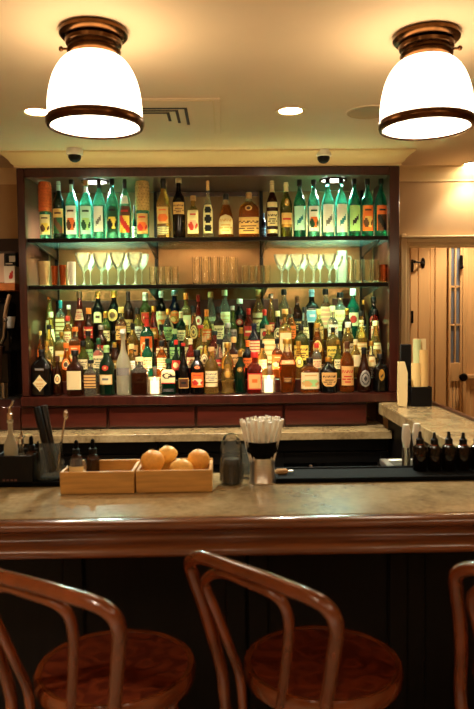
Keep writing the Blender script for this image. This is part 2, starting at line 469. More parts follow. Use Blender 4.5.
g.build('red_print', pbr('red_print', (.80, .20, .12), .5), bx)
dv = thing('stacked_tin', 'dark box with pale lid stacked on the white carton, far left', 'tin', (fxl(15), YF-.03, zsh+bh+.0005))
MB().bev(-bw*.9, bw*1.0, -.06, .04, 0, fzl(252)-fzl(267), .004).build('tin_body', M_black, dv)
MB().bev(-bw*.2, bw*.95, -.0625, -.0605, .03, .075, .0008).bev(-bw*.9, bw*.4, -.0625, -.0605, .012, .022, .0005).build('pale_band', pbr('pale_band', (.80, .72, .60), .5), dv)
# espresso machine on a counter
ct = thing('service_counter', 'dark counter carrying the coffee machine in the left room', 'counter', (fxl(-10), YF-.1, 0))
zc_ = fzl(402)
MB().bev(-.9, fxl(21.5)-fxl(-10), -.25, .2, zc_-.04, zc_, .004).build('counter_top', M_blackwood, ct)
MB().bev(-.88, fxl(21)-fxl(-10), -.22, .19, 0, zc_-.0405, .004).build('counter_base', M_blackwood, ct)
em = thing('coffee_machine', 'black and chrome coffee machine in the dim room at far left', 'coffee machine', (fxl(-8), YF-.03, zc_+.0005))
L = lambda px: fxl(px)-fxl(-8)
Zm = lambda py: fzl(py)-zc_
MB().bev(-.5, L(12), -.05, .14, .03, Zm(302), .02).build('machine_body', pbr('black_enamel', (.05, .055, .07), .2), em)
MB().bev(-.5, L(20.5), -.22, .14, Zm(352), Zm(328), .02).build('machine_head', pbr('black_enamel', (.05, .055, .07), .2), em)
MB().bev(-.45, L(20), -.23, .14, .0005, .05, .006).build('drip_tray', M_steel, em)
MB().tube([(L(12), -.15, Zm(330)), (L(14), -.2, Zm(318)), (L(17), -.22, Zm(306)), (L(20), -.22, Zm(296))], .014, 10).build('steam_lever', pbr('pale_lever', (.78, .62, .46), .35), em)
MB().tube([(L(11), -.23, Zm(342)), (L(14), -.24, Zm(336)), (L(15.5), -.24, Zm(322))], .012, 10).ico((L(15.8), -.24, Zm(320)), .018, .018, .018, 12, 8).build('steam_pipe', M_chrome, em)
MB().tube([(L(8), -.23, Zm(380)), (L(9.5), -.24, Zm(365)), (L(11.5), -.25, Zm(345))], .013, 10).build('machine_handle', pbr('walnut_handle', (.36, .22, .15), .4), em)
MB().lathe([(.028, 0), (.030, .01), (.030, .09), (.034, .10), (.034, .115), (.028, .118), (0, .118)], 18, L(12), -.20, .055).build('group_head', M_chrome, em)
cu = thing('white_cup', 'white cup standing on top of the coffee machine at far left', 'cup', (fxl(16.5), YF-.16, zc_+.001+fzl(328)-zc_))
MB().lathe([(0, 0), (.022, 0), (.032, .05), (.036, .085), (.033, .085), (.029, .05), (.018, .006), (0, .006)], 20).build('cup_body', M_white, cu)

# ------------------------------------------------------------------ ceiling things
def schoolhouse(label, loc):
    t = thing('ceiling_lamp', label, 'lamp', loc, 0, 'schoolhouse ceiling lamps')
    MB().lathe([(0, 0), (.100, 0), (.106, -.006), (.106, -.016), (.098, -.024), (.072, -.027), (0, -.027)], 40).build('canopy', M_bronze, t)
    ft = MB().lathe([(0, -.027), (.082, -.027), (.088, -.034), (.086, -.044), (.078, -.048), (.080, -.058), (.084, -.064), (.080, -.074), (.072, -.080), (.0, -.080)], 40).build('fitter', M_bronze, t)
    s = MB().tube([(-.078, 0, -.055), (-.098, -.0, -.055)], .004, 8).ico((-.102, 0, -.055), .008, .008, .008, 10, 6).build('thumb_screw', M_bronze, ft)
    prof = [(.070, -.078)]
    for i in range(0, 15):
        a = i/14*PI/2
        prof.append((.070+.076*math.sin(a)**1.1, -.080-.155*(1-math.cos(a)) - .010*i/14))
    prof += [(.1465, -.264), (.1455, -.276)]
    gs = MB().lathe(prof[::-1], 48).build('glass_shade', M_lamp, t)
    MB().lathe([(.1462, -.274), (.150, -.271), (.1525, -.276), (.152, -.288), (.148, -.297), (.138, -.299), (.136, -.294), (.144, -.284)], 48).build('band', M_bronze, gs)
    MB().lathe([(.139, -.292), (.10, -.2945), (.05, -.2965), (0, -.297)], 40).build('diffuser', M_lamp_low, gs)
    return t
pl = on(93.5, 30.5, CE); pr = on(426.5, 34.5, CE)
pl.z = pr.z = CE-.0005
lampL = schoolhouse('bronze and opal glass ceiling lamp on the left, in front of the vent', pl)
lampR = dup(lampL, pr, R(160), 'bronze and opal glass ceiling lamp on the right, beside the round speaker')
for (x, y) in ((-1.0, .2), (1.1, .2), (-1.0, -1.7), (1.1, -1.7), (-2.2, -.7), (2.0, -.7), (.05, -2.6)):  # unseen lamp copies added as fill for the whole room
    dup(lampL, (x, y, CE-.0005), 0, 'added unseen ceiling lamp giving fill light over the front of the room')
def downlight(px, py, label, power, y=None):
    p = on(px, py, CE) if y is None else Vector((px, py, CE))
    t = thing('recessed_downlight', label, 'light', (p.x, p.y, CE-.0006), 0, 'recessed ceiling downlights')
    MB().lathe([(.052, .0), (.062, -.001), (.068, -.004), (.066, -.007), (.052, -.006), (.048, -.002), (.048, 0)], 32).build('trim_ring', M_trim, t)
    MB().lathe([(.0481, -.0012), (0, -.0012)], 32).build('lens', M_down, t)
    l = light('SPOT', 'downlight_beam', (0, 0, -.02), power, (1, .87, .68), spot_size=R(105), spot_blend=.5, shadow_soft_size=.04)
    l.parent = t
    return t
downlight(290.5, 110, 'recessed ceiling downlight between the two lamps', 30)
downlight(37, 111, 'recessed ceiling downlight just left of the left lamp', 25)
downlight(473, 163.5, 'recessed ceiling downlight at the right edge above the doorway', 3.2)
downlight(1.75, 4.62, 'added unseen downlight brightening the hall behind the right doorway', 13, 1)  # hidden behind the door head, added to light the hall
for x_, y_ in ((-1.2, -1.6), (1.2, -1.6), (0, -1.2), (-1.4, .2)):  # strong unseen downlights added behind the camera for bounced fill
    downlight(x_, y_, 'added unseen ceiling downlight giving fill light over the room', 50, 1)
downlight(-1.9, 4.7, 'added unseen downlight for the dim room on the left', 5, 1)  # out of view, added to give the left room some light
sp = on(369, 111.5, CE)
spk = thing('ceiling_speaker', 'round flush ceiling speaker beside the right lamp', 'speaker', (sp.x, sp.y, CE-.0006))
M_spk = pbr('speaker_grille', (.73, .60, .42), .6, bump=.5, scale=300)
MB().lathe([(.095, 0), (.097, -.004), (.091, -.007), (.088, -.005), (.0, -.0055)], 40).build('grille', M_spk, spk)
MB().lathe([(.0955, -.0005), (.101, -.0005), (.101, -.005), (.0972, -.0052)], 40).build('rim', M_ceil, spk)
# louvred vent
v0, v1 = on(223, 97.5, CE), on(216.5, 133, CE)
vx1 = (v0.x+v1.x)/2+.004; vy0, vy1 = v0.y, v1.y
vx0 = vx1-.66
vt = thing('ceiling_vent', 'cream louvred air vent panel in the ceiling behind the left lamp', 'vent', ((vx0+vx1)/2, (vy0+vy1)/2, CE-.0006))
hw, hd = (vx1-vx0)/2, (vy1-vy0)/2
MB().bev(-hw, hw, -hd, hd, -.006, 0, .002).build('panel', M_ceil, vt)
MB().bev(hw-.030, hw-.024, -hd+.02, hd-.02, -.009, -.006, .001).bev(-hw+.02, hw-.03, -hd+.012, -hd+.018, -.009, -.006, .001).build('panel_bead', M_trim, vt)
lx = on(187, 106, CE).x-vt.location.x; ly = on(187, 106, CE).y-vt.location.y
ye = on(190, 123, CE).y-vt.location.y
for k in range(3):  # dark strips paint the shade in the near and right slots
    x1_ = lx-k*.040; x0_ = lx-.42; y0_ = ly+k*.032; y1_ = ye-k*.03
    MB().bev(x0_, x1_, y0_, y0_+.016, -.0085, -.0062, .001).bev(x1_-.013, x1_, y0_+.0162, y1_, -.0085, -.0062, .001).build('louvre_slot_shade', pbr('louvre_shade', (.20, .13, .08), .5), vt)
def dome_cam(px, py, label):
    p = on(px, py, CE)
    t = thing('dome_camera', label, 'camera', (p.x, p.y, CE-.0006), 0, 'dome security cameras')
    MB().lathe([(0, 0), (.042, 0), (.044, -.006), (.043, -.030), (.036, -.034), (0, -.034)], 24).build('housing', M_white, t)
    MB().lathe([(.034, -.034), (.033, -.047), (.025, -.060), (.012, -.067), (0, -.068)], 24).build('dome', M_black, t)
    return t
dome_cam(74.5, 149, 'small white and black dome camera above the cabinet, left one')
dome_cam(323.5, 150.5, 'small white and black dome camera above the cabinet, right one')

# ------------------------------------------------------------------ display cabinet
cab = thing('bar_cabinet', 'tall dark mahogany back bar cabinet holding all the bottles', 'cabinet', (0, 0, 0))
pwl = at(37, 280, YC).x-XL; pwr = XR-at(390, 280, YC).x
YB = 4.385
p = MB(); p.bev(XL, XL+.042, YC, YC+.05, ZS, ZT, .004); p.build('post', M_mahog, cab)
p = MB(); p.bev(XR-.056, XR, YC, YC+.05, ZS, ZT, .004); p.build('post', M_mahog, cab)
MB().bev(XL+.002, XL+.018, YC+.05, YB, ZS, ZT-.001, .002).build('side_panel', M_mahog, cab)
MB().bev(XR-.018, XR-.002, YC+.05, YB, ZS, ZT-.001, .002).build('side_panel', M_mahog, cab)
MB().bev(XL+.042, XR-.056, YC, YC+.05, at(210, 176, YC).z, ZT, .004).build('top_rail', M_mahog, cab)
MB().bev(XL+.03, XR-.03, YC+.05, YB, ZT-.03, ZT-.002, .002).build('top_board', M_mahog, cab)
MB().bev(XL-.004, XR+.0005, YC-.02, YB, ZB, ZS, .005).build('sill', M_mahog, cab)
MB().box(XL+.03, XR-.03, YB-.012, YB, ZS, ZT-.03).build('back_panel', M_backpanel, cab)
ZK = at(210, 239.0, YC+.03).z                # top shelf underside
ZM = at(210, 286.0, YC+.03).z                # middle shelf underside
SH = .014
xi0, xi1 = XL+.019, XR-.019
MB().box(xi0, xi1, YC+.055, YB-.014, ZK, ZK+SH).build('glass_shelf', M_shelfglass, cab)
MB().bev(xi0, xi1, YC+.030, YC+.054, ZK-.011, ZK+SH-.004, .002).build('shelf_lip', M_darkmetal, cab)
MB().box(xi0, xi1, YC+.055, YB-.014, ZM, ZM+SH).build('glass_shelf', M_shelfglass, cab)
MB().bev(xi0, xi1, YC+.030, YC+.054, ZM-.011, ZM+SH-.004, .002).build('shelf_lip', M_darkmetal, cab)
Z1 = ZK+SH+.0006; Z2 = ZM+SH+.0006
for px in (57.5, 157, 262, 362):
    x = at(px, 300, YB-.03).x
    MB().bev(x-.011, x+.011, YB-.034, YB-.013, ZS, ZT-.03, .002).build('shelf_standard', M_darkmetal, cab)
    for z in (ZK, ZM):
        MB().add([(x-.004, YC+.056, z-.001), (x+.004, YC+.056, z-.001), (x+.004, YB-.034, z-.001), (x-.004, YB-.034, z-.001), (x-.004, YB-.034, z-.06), (x+.004, YB-.034, z-.06), (x-.004, YC+.056, z-.012), (x+.004, YC+.056, z-.012)],
              [(0,1,2,3), (0,6,7,1), (6,4,5,7), (4,3,2,5), (0,3,4,6), (1,7,5,2)]).build('shelf_bracket', M_darkmetal, cab)
for z, a, b in ((ZK, 40, 155), (ZK, 160, 259), (ZK, 264, 388), (ZM, 40, 150), (ZM, 270, 388)):  # glowing strips added behind the shelf lips to brighten bottles and glasses
    xa_, xb_ = at(a, 300, YC+.06).x, at(b, 300, YC+.06).x
    MB().bev(xa_, xb_, YC+.056, YC+.064, z-.0042, z-.0005, .001).build('fill_strip', M_fill, cab)
# stepped risers for the lower display
Y_F = YC+.062
RY = [YC+.044+.094*k for k in range(5)]; TZ = [ZS+.072*k for k in range(5)]; TZ[4] -= .01
for k in range(1, 5):
    MB().bev(xi0, xi1, RY[k]-.046, YB-.036, TZ[k-1]+.0005, TZ[k], .003).build('riser', M_mahog, cab)
for a, b, z0, z1 in ((158, 261, at(210, 197, YB).z, ZT-.031), (62, 117, TZ[4]+.01, ZM-.06), (128, 280, TZ[4]+.01, ZM-.06), (330, 352, TZ[4]+.01, ZM-.06)):
    MB().bev(at(a, 300, YB).x+.012, at(b, 300, YB).x-.012, YB-.0185, YB-.0125, z0, z1, .002).build('back_board', M_mahog, cab)
# drawers beneath
ZD0, ZD1 = at(210, 428.5, YC).z+.001, ZB-.004
MB().bev(at(20, 415, YC).x, at(368, 415, YC).x, YC+.03, YW-.011, ZD0, ZD1, .002).build('drawer_case', M_mahog, cab)
for a, b in ((21, 106.5), (109, 194.5), (197, 282.5), (285, 366.5)):
    xa_, xb_ = at(a, 415, YC+.01).x, at(b, 415, YC+.01).x
    d = MB().bev(xa_, xb_, YC+.008, YC+.03, ZD0+.012, ZD1-.008, .004).build('drawer', M_drawer, cab)
# puck lights in the cabinet top
for i, px in enumerate((95, 333)):
    x = at(px, 179, YC+.2).x
    t = thing('puck_light', ('left' if i == 0 else 'right')+' round puck light under the cabinet top, above the green bottles', 'light', (x, YC+.20, ZT-.0306))
    MB().lathe([(.075, 0), (.080, -.002), (.080, -.010), (.074, -.012), (.066, -.010), (.066, -.006)], 32).build('ring', M_bronze, t)
    MB().lathe([(.066, -.0072), (0, -.0072)], 28).build('lens', M_puck, t)
    l = light('SPOT', 'puck_beam', (0, 0, -.014), 80, (.66, 1, .86), spot_size=R(150), spot_blend=.6, shadow_soft_size=.05); l.parent = t
# ------------------------------------------------------------------ bottles
# silhouettes: (radius / half width, height / total, squareness 0..1)
STY = {
 'std':    [(.86,0,1),(.97,.008,1),(1,.03,1),(1,.56,1),(.97,.61,.8),(.84,.67,.4),(.60,.735,0),(.42,.79,0),(.36,.84,0),(.34,.93,0),(.40,.935,0),(.40,.965,0),(.34,.97,0),(.34,1,0)],
 'wine':   [(.86,0,1),(.97,.008,1),(1,.03,1),(1,.60,1),(.95,.65,0),(.78,.70,0),(.50,.755,0),(.38,.80,0),(.35,.86,0),(.34,.94,0),(.40,.945,0),(.40,.97,0),(.34,.975,0),(.34,1,0)],
 'mezcal': [(.88,0,1),(.98,.008,1),(1,.03,1),(1,.54,1),(.97,.60,0),(.82,.67,0),(.58,.74,0),(.36,.81,0),(.29,.86,0),(.29,.94,0),(.34,.945,0),(.34,.97,0),(.28,.975,0),(.28,1,0)],
 'square': [(.90,0,1),(.98,.008,1),(1,.03,1),(1,.60,1),(.96,.65,1),(.78,.70,.7),(.48,.745,0),(.38,.78,0),(.36,.93,0),(.42,.935,0),(.42,.97,0),(.36,.975,0),(.36,1,0)],
 'squat':  [(.90,0,1),(.98,.01,1),(1,.04,1),(1,.58,1),(.95,.66,.8),(.75,.73,.4),(.42,.79,0),(.30,.82,0),(.27,.93,0),(.32,.935,0),(.32,.965,0),(.27,.97,0),(.27,1,0)],
 'long':   [(.86,0,1),(.97,.008,1),(1,.03,1),(1,.42,1),(.94,.50,0),(.74,.57,0),(.48,.64,0),(.34,.70,0),(.28,.78,0),(.27,.94,0),(.32,.945,0),(.32,.97,0),(.27,.975,0),(.27,1,0)],
 'cone':   [(.88,0,1),(.98,.01,1),(1,.03,1),(.98,.36,1),(.86,.50,0),(.68,.63,0),(.48,.75,0),(.36,.83,0),(.33,.94,0),(.38,.945,0),(.38,.97,0),(.33,.975,0),(.33,1,0)],
 'flare':  [(.66,0,1),(.70,.01,1),(.74,.04,1),(.98,.46,1),(1,.52,1),(.96,.56,1),(.72,.66,.6),(.46,.76,0),(.36,.82,0),(.34,.94,0),(.40,.945,0),(.40,.97,0),(.34,.975,0),(.34,1,0)],
 'pear':   [(.70,0,1),(.86,.01,1),(.94,.05,1),(1,.18,1),(.97,.34,1),(.84,.48,0),(.62,.60,0),(.44,.70,0),(.35,.80,0),(.33,.94,0),(.38,.945,0),(.38,.97,0),(.33,.975,0),(.33,1,0)],
 'ornate': [(.80,0,1),(.96,.01,1),(1,.04,1),(.86,.09,1),(.80,.14,1),(.94,.22,1),(1,.32,1),(.92,.40,0),(.78,.45,0),(.92,.52,0),(.96,.60,0),(.84,.68,0),(.58,.75,0),(.36,.80,0),(.34,.94,0),(.42,.945,0),(.42,.97,0),(.34,.975,0),(.34,1,0)],
}
SQN = {'square': 7, 'flare': 7, 'squat': 4.5}
def prof_at(style, t):
    P = STY[style]
    for a, b in zip(P, P[1:]):
        if t <= b[1]:
            k = (t-a[1])/max(1e-6, b[1]-a[1]); return (a[0]+(b[0]-a[0])*k, a[2]+(b[2]-a[2])*k)
    return (P[-1][0], 0)
def sq_exp(style, s):
    return 2+(SQN.get(style, 2)-2)*s
def pattern(pat, i, j, nx, ny):
    u, v = (i+.5)/nx, (j+.5)/ny
    if pat == 'text':
        return 1 if (.64<v<.78 and .06<u<.94 and (i*7+j*3) % 5 > 1) or (j == 6 and .2<u<.8) or (j == 4 and .1<u<.9 and i % 5) or (j == 2 and .25<u<.7) else 0
    if pat == 'pict':
        if ((u-.5)/.42)**2+((v-.36)/.24)**2 < 1: return 2 if (math.sin(9*u+2)+math.cos(11*v)) > -.1 else 1
        return 1 if .80<v<.86 and .2<u<.8 else 0
    if pat == 'field':
        if v < .62 and .06<u<.94: return 2 if math.sin(5*u+7*v) > -.35 else 1
        return 1 if .76<v<.84 and .2<u<.8 else 0
    if pat == 'bird':
        return 1 if abs(v-.42-.5*(u-.5)) < .09 and .25<u<.8 or ((u-.4)/.14)**2+((v-.34)/.09)**2 < 1 else 0
    if pat == 'seal':
        d = ((u-.5)/.30)**2+((v-.5)/.30)**2
        return 2 if d < .6 else 1 if d < 1 else 0
    if pat == 'ring':
        d = ((u-.5)/.38)**2+((v-.5)/.38)**2
        return 1 if .55 < d < 1 or d < .12 else 0
    if pat == 'band': return 2 if v < .25 else 1 if .52<v<.66 and .15<u<.85 else 0
    if pat == 'lines': return 1 if j % 3 == 1 else 0
    if pat == 'three':
        return 1 if min(((u-.5)/.34)**2+((v-c)/.13)**2 for c in (.18, .5, .82)) < 1 else 0
    if pat == 'script':
        d = ((u-.42)/.34)**2+((v-.56)/.2)**2; return 1 if .45 < d < 1 or (abs(v-.5) < .04 and u > .5) else 2 if v < .1 else 0
    if pat == 'edge':
        return 1 if u < .1 or u > .9 or v < .07 or v > .93 else 2 if .4<v<.62 and .25<u<.75 else 0
    return 0
def label_mesh(style, w, H, z0, z1, a, shape, pat, off=.0009):
    nx, ny = 14, 14
    v = []; f = []; mi = []
    for j in range(ny+1):
        t = j/ny
        ww = 1.0
        if shape == 'oval': ww = max(.02, math.sqrt(max(0, 1-(2*t-1)**2)))
        if shape == 'dia': ww = max(.02, 1-abs(2*t-1))
        if shape == 'shield': ww = 1 if t > .4 else .45+.55*math.sqrt(t/.4)
        if shape == 'arch': ww = 1 if t < .7 else max(.05, math.sqrt(max(0, 1-((t-.7)/.3)**2)))
        z = z0+(z1-z0)*t
        r, s = prof_at(style, z); e = sq_exp(style, s)
        for i in range(nx+1):
            g = -PI/2+(2*i/nx-1)*a*ww
            c, q = math.cos(g), math.sin(g)
            d = (r*w+off)/((abs(c)**e+abs(q)**e)**(1/e))
            v.append((c*d, q*d, z*H))
    for j in range(ny):
        for i in range(nx):
            k = j*(nx+1)+i; f.append((k, k+1, k+nx+2, k+nx+1)); mi.append(pattern(pat, i, j, nx, ny))
    return MB().add(v, f, mi, True)
CAPMAT = {}
def cap_material(k):
    if k == 'cork': return pbr('cork_stopper', (.72, .54, .33), .8, var=.2, scale=60)
    if k in ('gold', 'silver'): return pbr('foil_'+k, COL[k], .3, metal=.9)
    if k == 'steel': return M_steel
    return pbr('cap_'+k, COL.get(k, (.5, .5, .5)), .35)
def bottle(loc, w, H, style, glass, cap, caph, labels, label, group, cat='bottle', fill=None, name='liquor_bottle', rz=0):
    t = thing(name, label, cat, loc, rz, group); ys = min(1, .041/w)
    P = STY[style]
    pr_ = [(0.0, 0.0)]+[(r*w, z*H) for r, z, s in P]+[(0, H)]
    ex = [2]+[sq_exp(style, s) for r, z, s in P]+[2]
    sq = style in SQN
    mi = None; mats = [GLASS[glass]]
    if fill:
        mi = [1 if (pr_[i][1] < fill[1]*H) else 0 for i in range(len(pr_)-1)]; mats = [GLASS[glass], GLASS[fill[0]]]
    b = MB().lathe(pr_, 32 if sq else 24, exps=ex, mi=mi)
    b.v = [(x_, y_*ys, z_) for x_, y_, z_ in b.v] if ys < 1 else b.v
    b.build('glass_body', mats, t, 50)
    # closure
    cm = cap_material(cap); nr = prof_at(style, .96)[0]*w
    kind = 'stopper' if cap == 'cork' else 'cap'
    z0 = (1-caph)*H
    nr0 = prof_at(style, 1-caph)[0]*w
    if caph > .12:      # long foil follows the neck
        q = [(prof_at(style, 1-caph+caph*k/8)[0]*w+.0010, (1-caph+caph*k/8)*H) for k in range(9)]
        q = [(q[0][0]-.0008, q[0][1])]+q+[(q[-1][0]*.9, H+.0012), (0, H+.0012)]
        MB().lathe(q, 18).build('foil', cm, t)
    else:
        rr = nr*1.16+.0006
        MB().lathe([(nr*.98, z0), (rr, z0), (rr, H+.001), (rr*.92, H+.0035), (0, H+.0035)], 18).build(kind, cm, t)
    for (z0, z1, a, shape, base, ink, acc, pat) in labels:
        lm = label_mesh(style, w, H, z0, z1, a, shape, pat); lm.v = [(x_, y_*ys-(.0006 if ys < 1 else 0), z_) for x_, y_, z_ in lm.v]
        lm.build('paper_label', [paper(base), paper(ink), paper(acc)], t)
    return t
def LB(s):
    """'z0 z1 halfangle shape base ink accent pattern; ...'"""
    o = []
    for q in s.split(';'):
        k = q.split()
        if k: o.append((float(k[0]), float(k[1]), float(k[2]), k[3], k[4], k[5], k[6], k[7]))
    return o

TOP = [  # px, top py, width px, style, glass, cap, cap height, labels, look
 (58.3,181,13,'mezcal','dkgreen','mint',.16,'.10 .52 .9 rect tan brown dgreen field','dark green bottle with pale cap and brown picture label'),
 (71.3,180,13.4,'mezcal','mint','black',.06,'.80 .93 1.2 rect mint mint mint plain;.08 .56 .9 rect white brown orange pict','mint glass bottle, white label with small orange and brown landscape'),
 (85.6,180.5,13.4,'mezcal','mint','cork',.08,'.80 .90 1.2 rect white mint mint plain;.08 .56 .9 rect mint dgreen lgreen pict','mint glass bottle with pale stopper and pale green plant label'),
 (98.7,179,13,'mezcal','mint','black',.14,'.12 .54 .8 rect white grey teal bird','mint glass bottle with black cap and white bird label'),
 (111.8,179,12.8,'mezcal','mint','black',.08,'.10 .56 1.0 arch dgreen black yellow pict','mint glass bottle with dark arched label and yellow patch'),
 (124.6,179,12.6,'mezcal','mint','black',.15,'.10 .54 1.0 rect brown red yellow field;.58 .72 .7 rect white mint mint plain','mint glass bottle with yellow and red field label'),
 (163,178.5,14.4,'std','gold','black',.16,'.24 .52 .9 rect tan orange orange pict;.06 .20 .9 rect cream ink tan lines','pale gold bottle with black cap and orange patch label'),
 (178.4,178.5,13.2,'wine','black','cream',.07,'.40 .60 1.0 rect tan brown brown text','black bottle with plain tan label and cream stopper'),
 (193,196,12,'square','gold','cork',.1,'.10 .66 .8 rect cream red pink pict','short clear bottle with red and cream label'),
 (207.6,180.5,11,'long','clear','tan',.16,'.08 .58 1.0 rect cream black gold three','slim clear bottle with three dark round seals down it'),
 (225.8,193.5,16,'cone','amber','black',.13,'.08 .52 1.1 arch cream tan tan text','conical whiskey bottle with black cap and cream arched label'),
 (248.8,192,20.4,'squat','amber','cork',.14,'.08 .44 1.2 rect tan brown orange text;.58 .70 .35 oval tan black brown seal','squat whiskey bottle with pale stopper and wide tan label'),
 (272,180.5,12,'std','brown','cream',.2,'.20 .46 1.0 rect cream ink tan text;.53 .62 1.0 rect cream brown tan plain;.07 .14 1.0 rect cream ink ink plain','dark brown bottle with pale foil and three cream labels'),
 (286,182,12.6,'std','olive','cream',.17,'.18 .44 1.0 rect tan red gold band;.56 .70 .4 oval gold ink cream seal','olive glass bottle with cream foil and tan label'),
 (299.5,180,13,'mezcal','green','black',.10,'.12 .54 .95 rect mint teal teal bird','green glass bottle with pale teal label'),
 (313.5,180,12.8,'mezcal','mint','black',.07,'.10 .54 .9 rect white dgreen orange pict','mint glass bottle with orange fruit on its white label'),
 (327.6,179,13.2,'mezcal','mint','black',.06,'.08 .56 .95 rect white grey mint bird','mint glass bottle with grey sketch on white label, left one'),
 (341,179,13,'mezcal','mint','black',.06,'.08 .56 .95 rect white teal mint bird','mint glass bottle with teal sketch on white label'),
 (354.2,179,12.8,'mezcal','green','black',.09,'.10 .54 .95 rect lgreen black dgreen bird','green glass bottle with black bird on pale green label'),
 (367.3,179,12.8,'mezcal','green','black',.09,'.10 .54 .95 rect orange brown tan pict','green glass bottle with orange framed picture label'),
 (380.8,179,12.8,'mezcal','green','black',.08,'.10 .54 .95 rect orange black brown field','green glass bottle with orange and black label'),
]
FRONT = [
 (41.6,349,21.6,'squat','black','black',.14,'.10 .46 .62 dia cream tan tan text;.56 .60 .4 rect silver ink ink plain','wide black bottle with cream diamond label'),
 (57.4,356,10,'pear','brown','brown',.12,'.30 .56 .75 oval cream ink tan seal','small brown round bottle with cream oval label'),
 (74.8,350.5,15.5,'square','brown','black',.10,'.14 .56 .82 rect cream tan tan plain','square brown bottle with black cap and plain cream label'),
 (90.6,360,13,'square','clear','black',.08,'.22 .62 .8 rect tan brown brown lines','short square clear bottle with striped dark label'),
 (106.4,345,16,'std','dkgreen','lgreen',.14,'.22 .42 .95 rect cream tan grey edge;.50 .61 .42 oval red brown tan seal','dark green bottle with red seal and cream label'),
 (122.8,329,15,'long','frost','white',.06,'.30 .42 1.0 rect silver grey white plain','tall frosted pale bottle with long slim neck'),
 (139.5,357,17,'square','clear','cream',.10,'','square clear bottle half full of dark liquid'),
 (168.6,359,14.6,'square','dkgreen','dgreen',.10,'.32 .72 .85 rect cream ink red script;.08 .18 .7 rect black silver silver text','dark square bottle with large cream script label'),
 (183.2,343,11.8,'long','black','red',.05,'.12 .32 1.0 rect brown tan black edge','black long necked bottle with brown label'),
 (197,350,14.8,'std','black','black',.12,'.16 .50 1.0 rect orange red cream pict;.58 .66 .4 oval orange cream red seal','black bottle with orange red label and round seal'),
 (211.3,347,14.5,'std','gold','cork',.08,'.26 .50 1.0 rect cream grey tan text;.16 .24 1.0 rect cream ink ink plain','pale bottle with cream label over a black band'),
 (227.2,343,14,'ornate','gold','gold',.08,'.30 .62 .6 oval gold brown olive edge' .replace('olive','tan'),'sculpted golden bottle with relief figure'),
 (240,350,11.5,'wine','dkgreen','gold',.14,'.50 .62 .5 oval gold ink tan seal','slim dark green bottle with gold top'),
 (254.4,352,15.5,'square','rose','red',.12,'.10 .50 .8 rect tan red orange edge','red bottle with square pinkish tan label'),
 (287,339,19,'flare','amber','gold',.08,'.54 .62 .7 rect tan orange cream edge;.20 .30 .45 rect brown tan tan text','flared square bottle of dark liquor'),
 (309.5,358,19,'squat','amber','black',.12,'.12 .60 1.05 rect cream tan lgreen pict','squat bottle with pale leafy map label'),
 (328.4,357,17.5,'squat','black','gold',.12,'.18 .58 .8 shield tan brown black text','squat black bottle with tan shield label'),
 (347,341,14.6,'std','amber','brown',.14,'.14 .52 1.0 rect tan red brown text','amber whiskey bottle with tall tan label'),
 (364,347,15.4,'pear','brown','black',.14,'.12 .50 .8 oval silver black ink ring','rounded dark bottle with silver oval label'),
 (380.3,354,14,'square','black','black',.12,'.30 .62 .4 oval gold black black bird','black square bottle with small gold figure'),
]
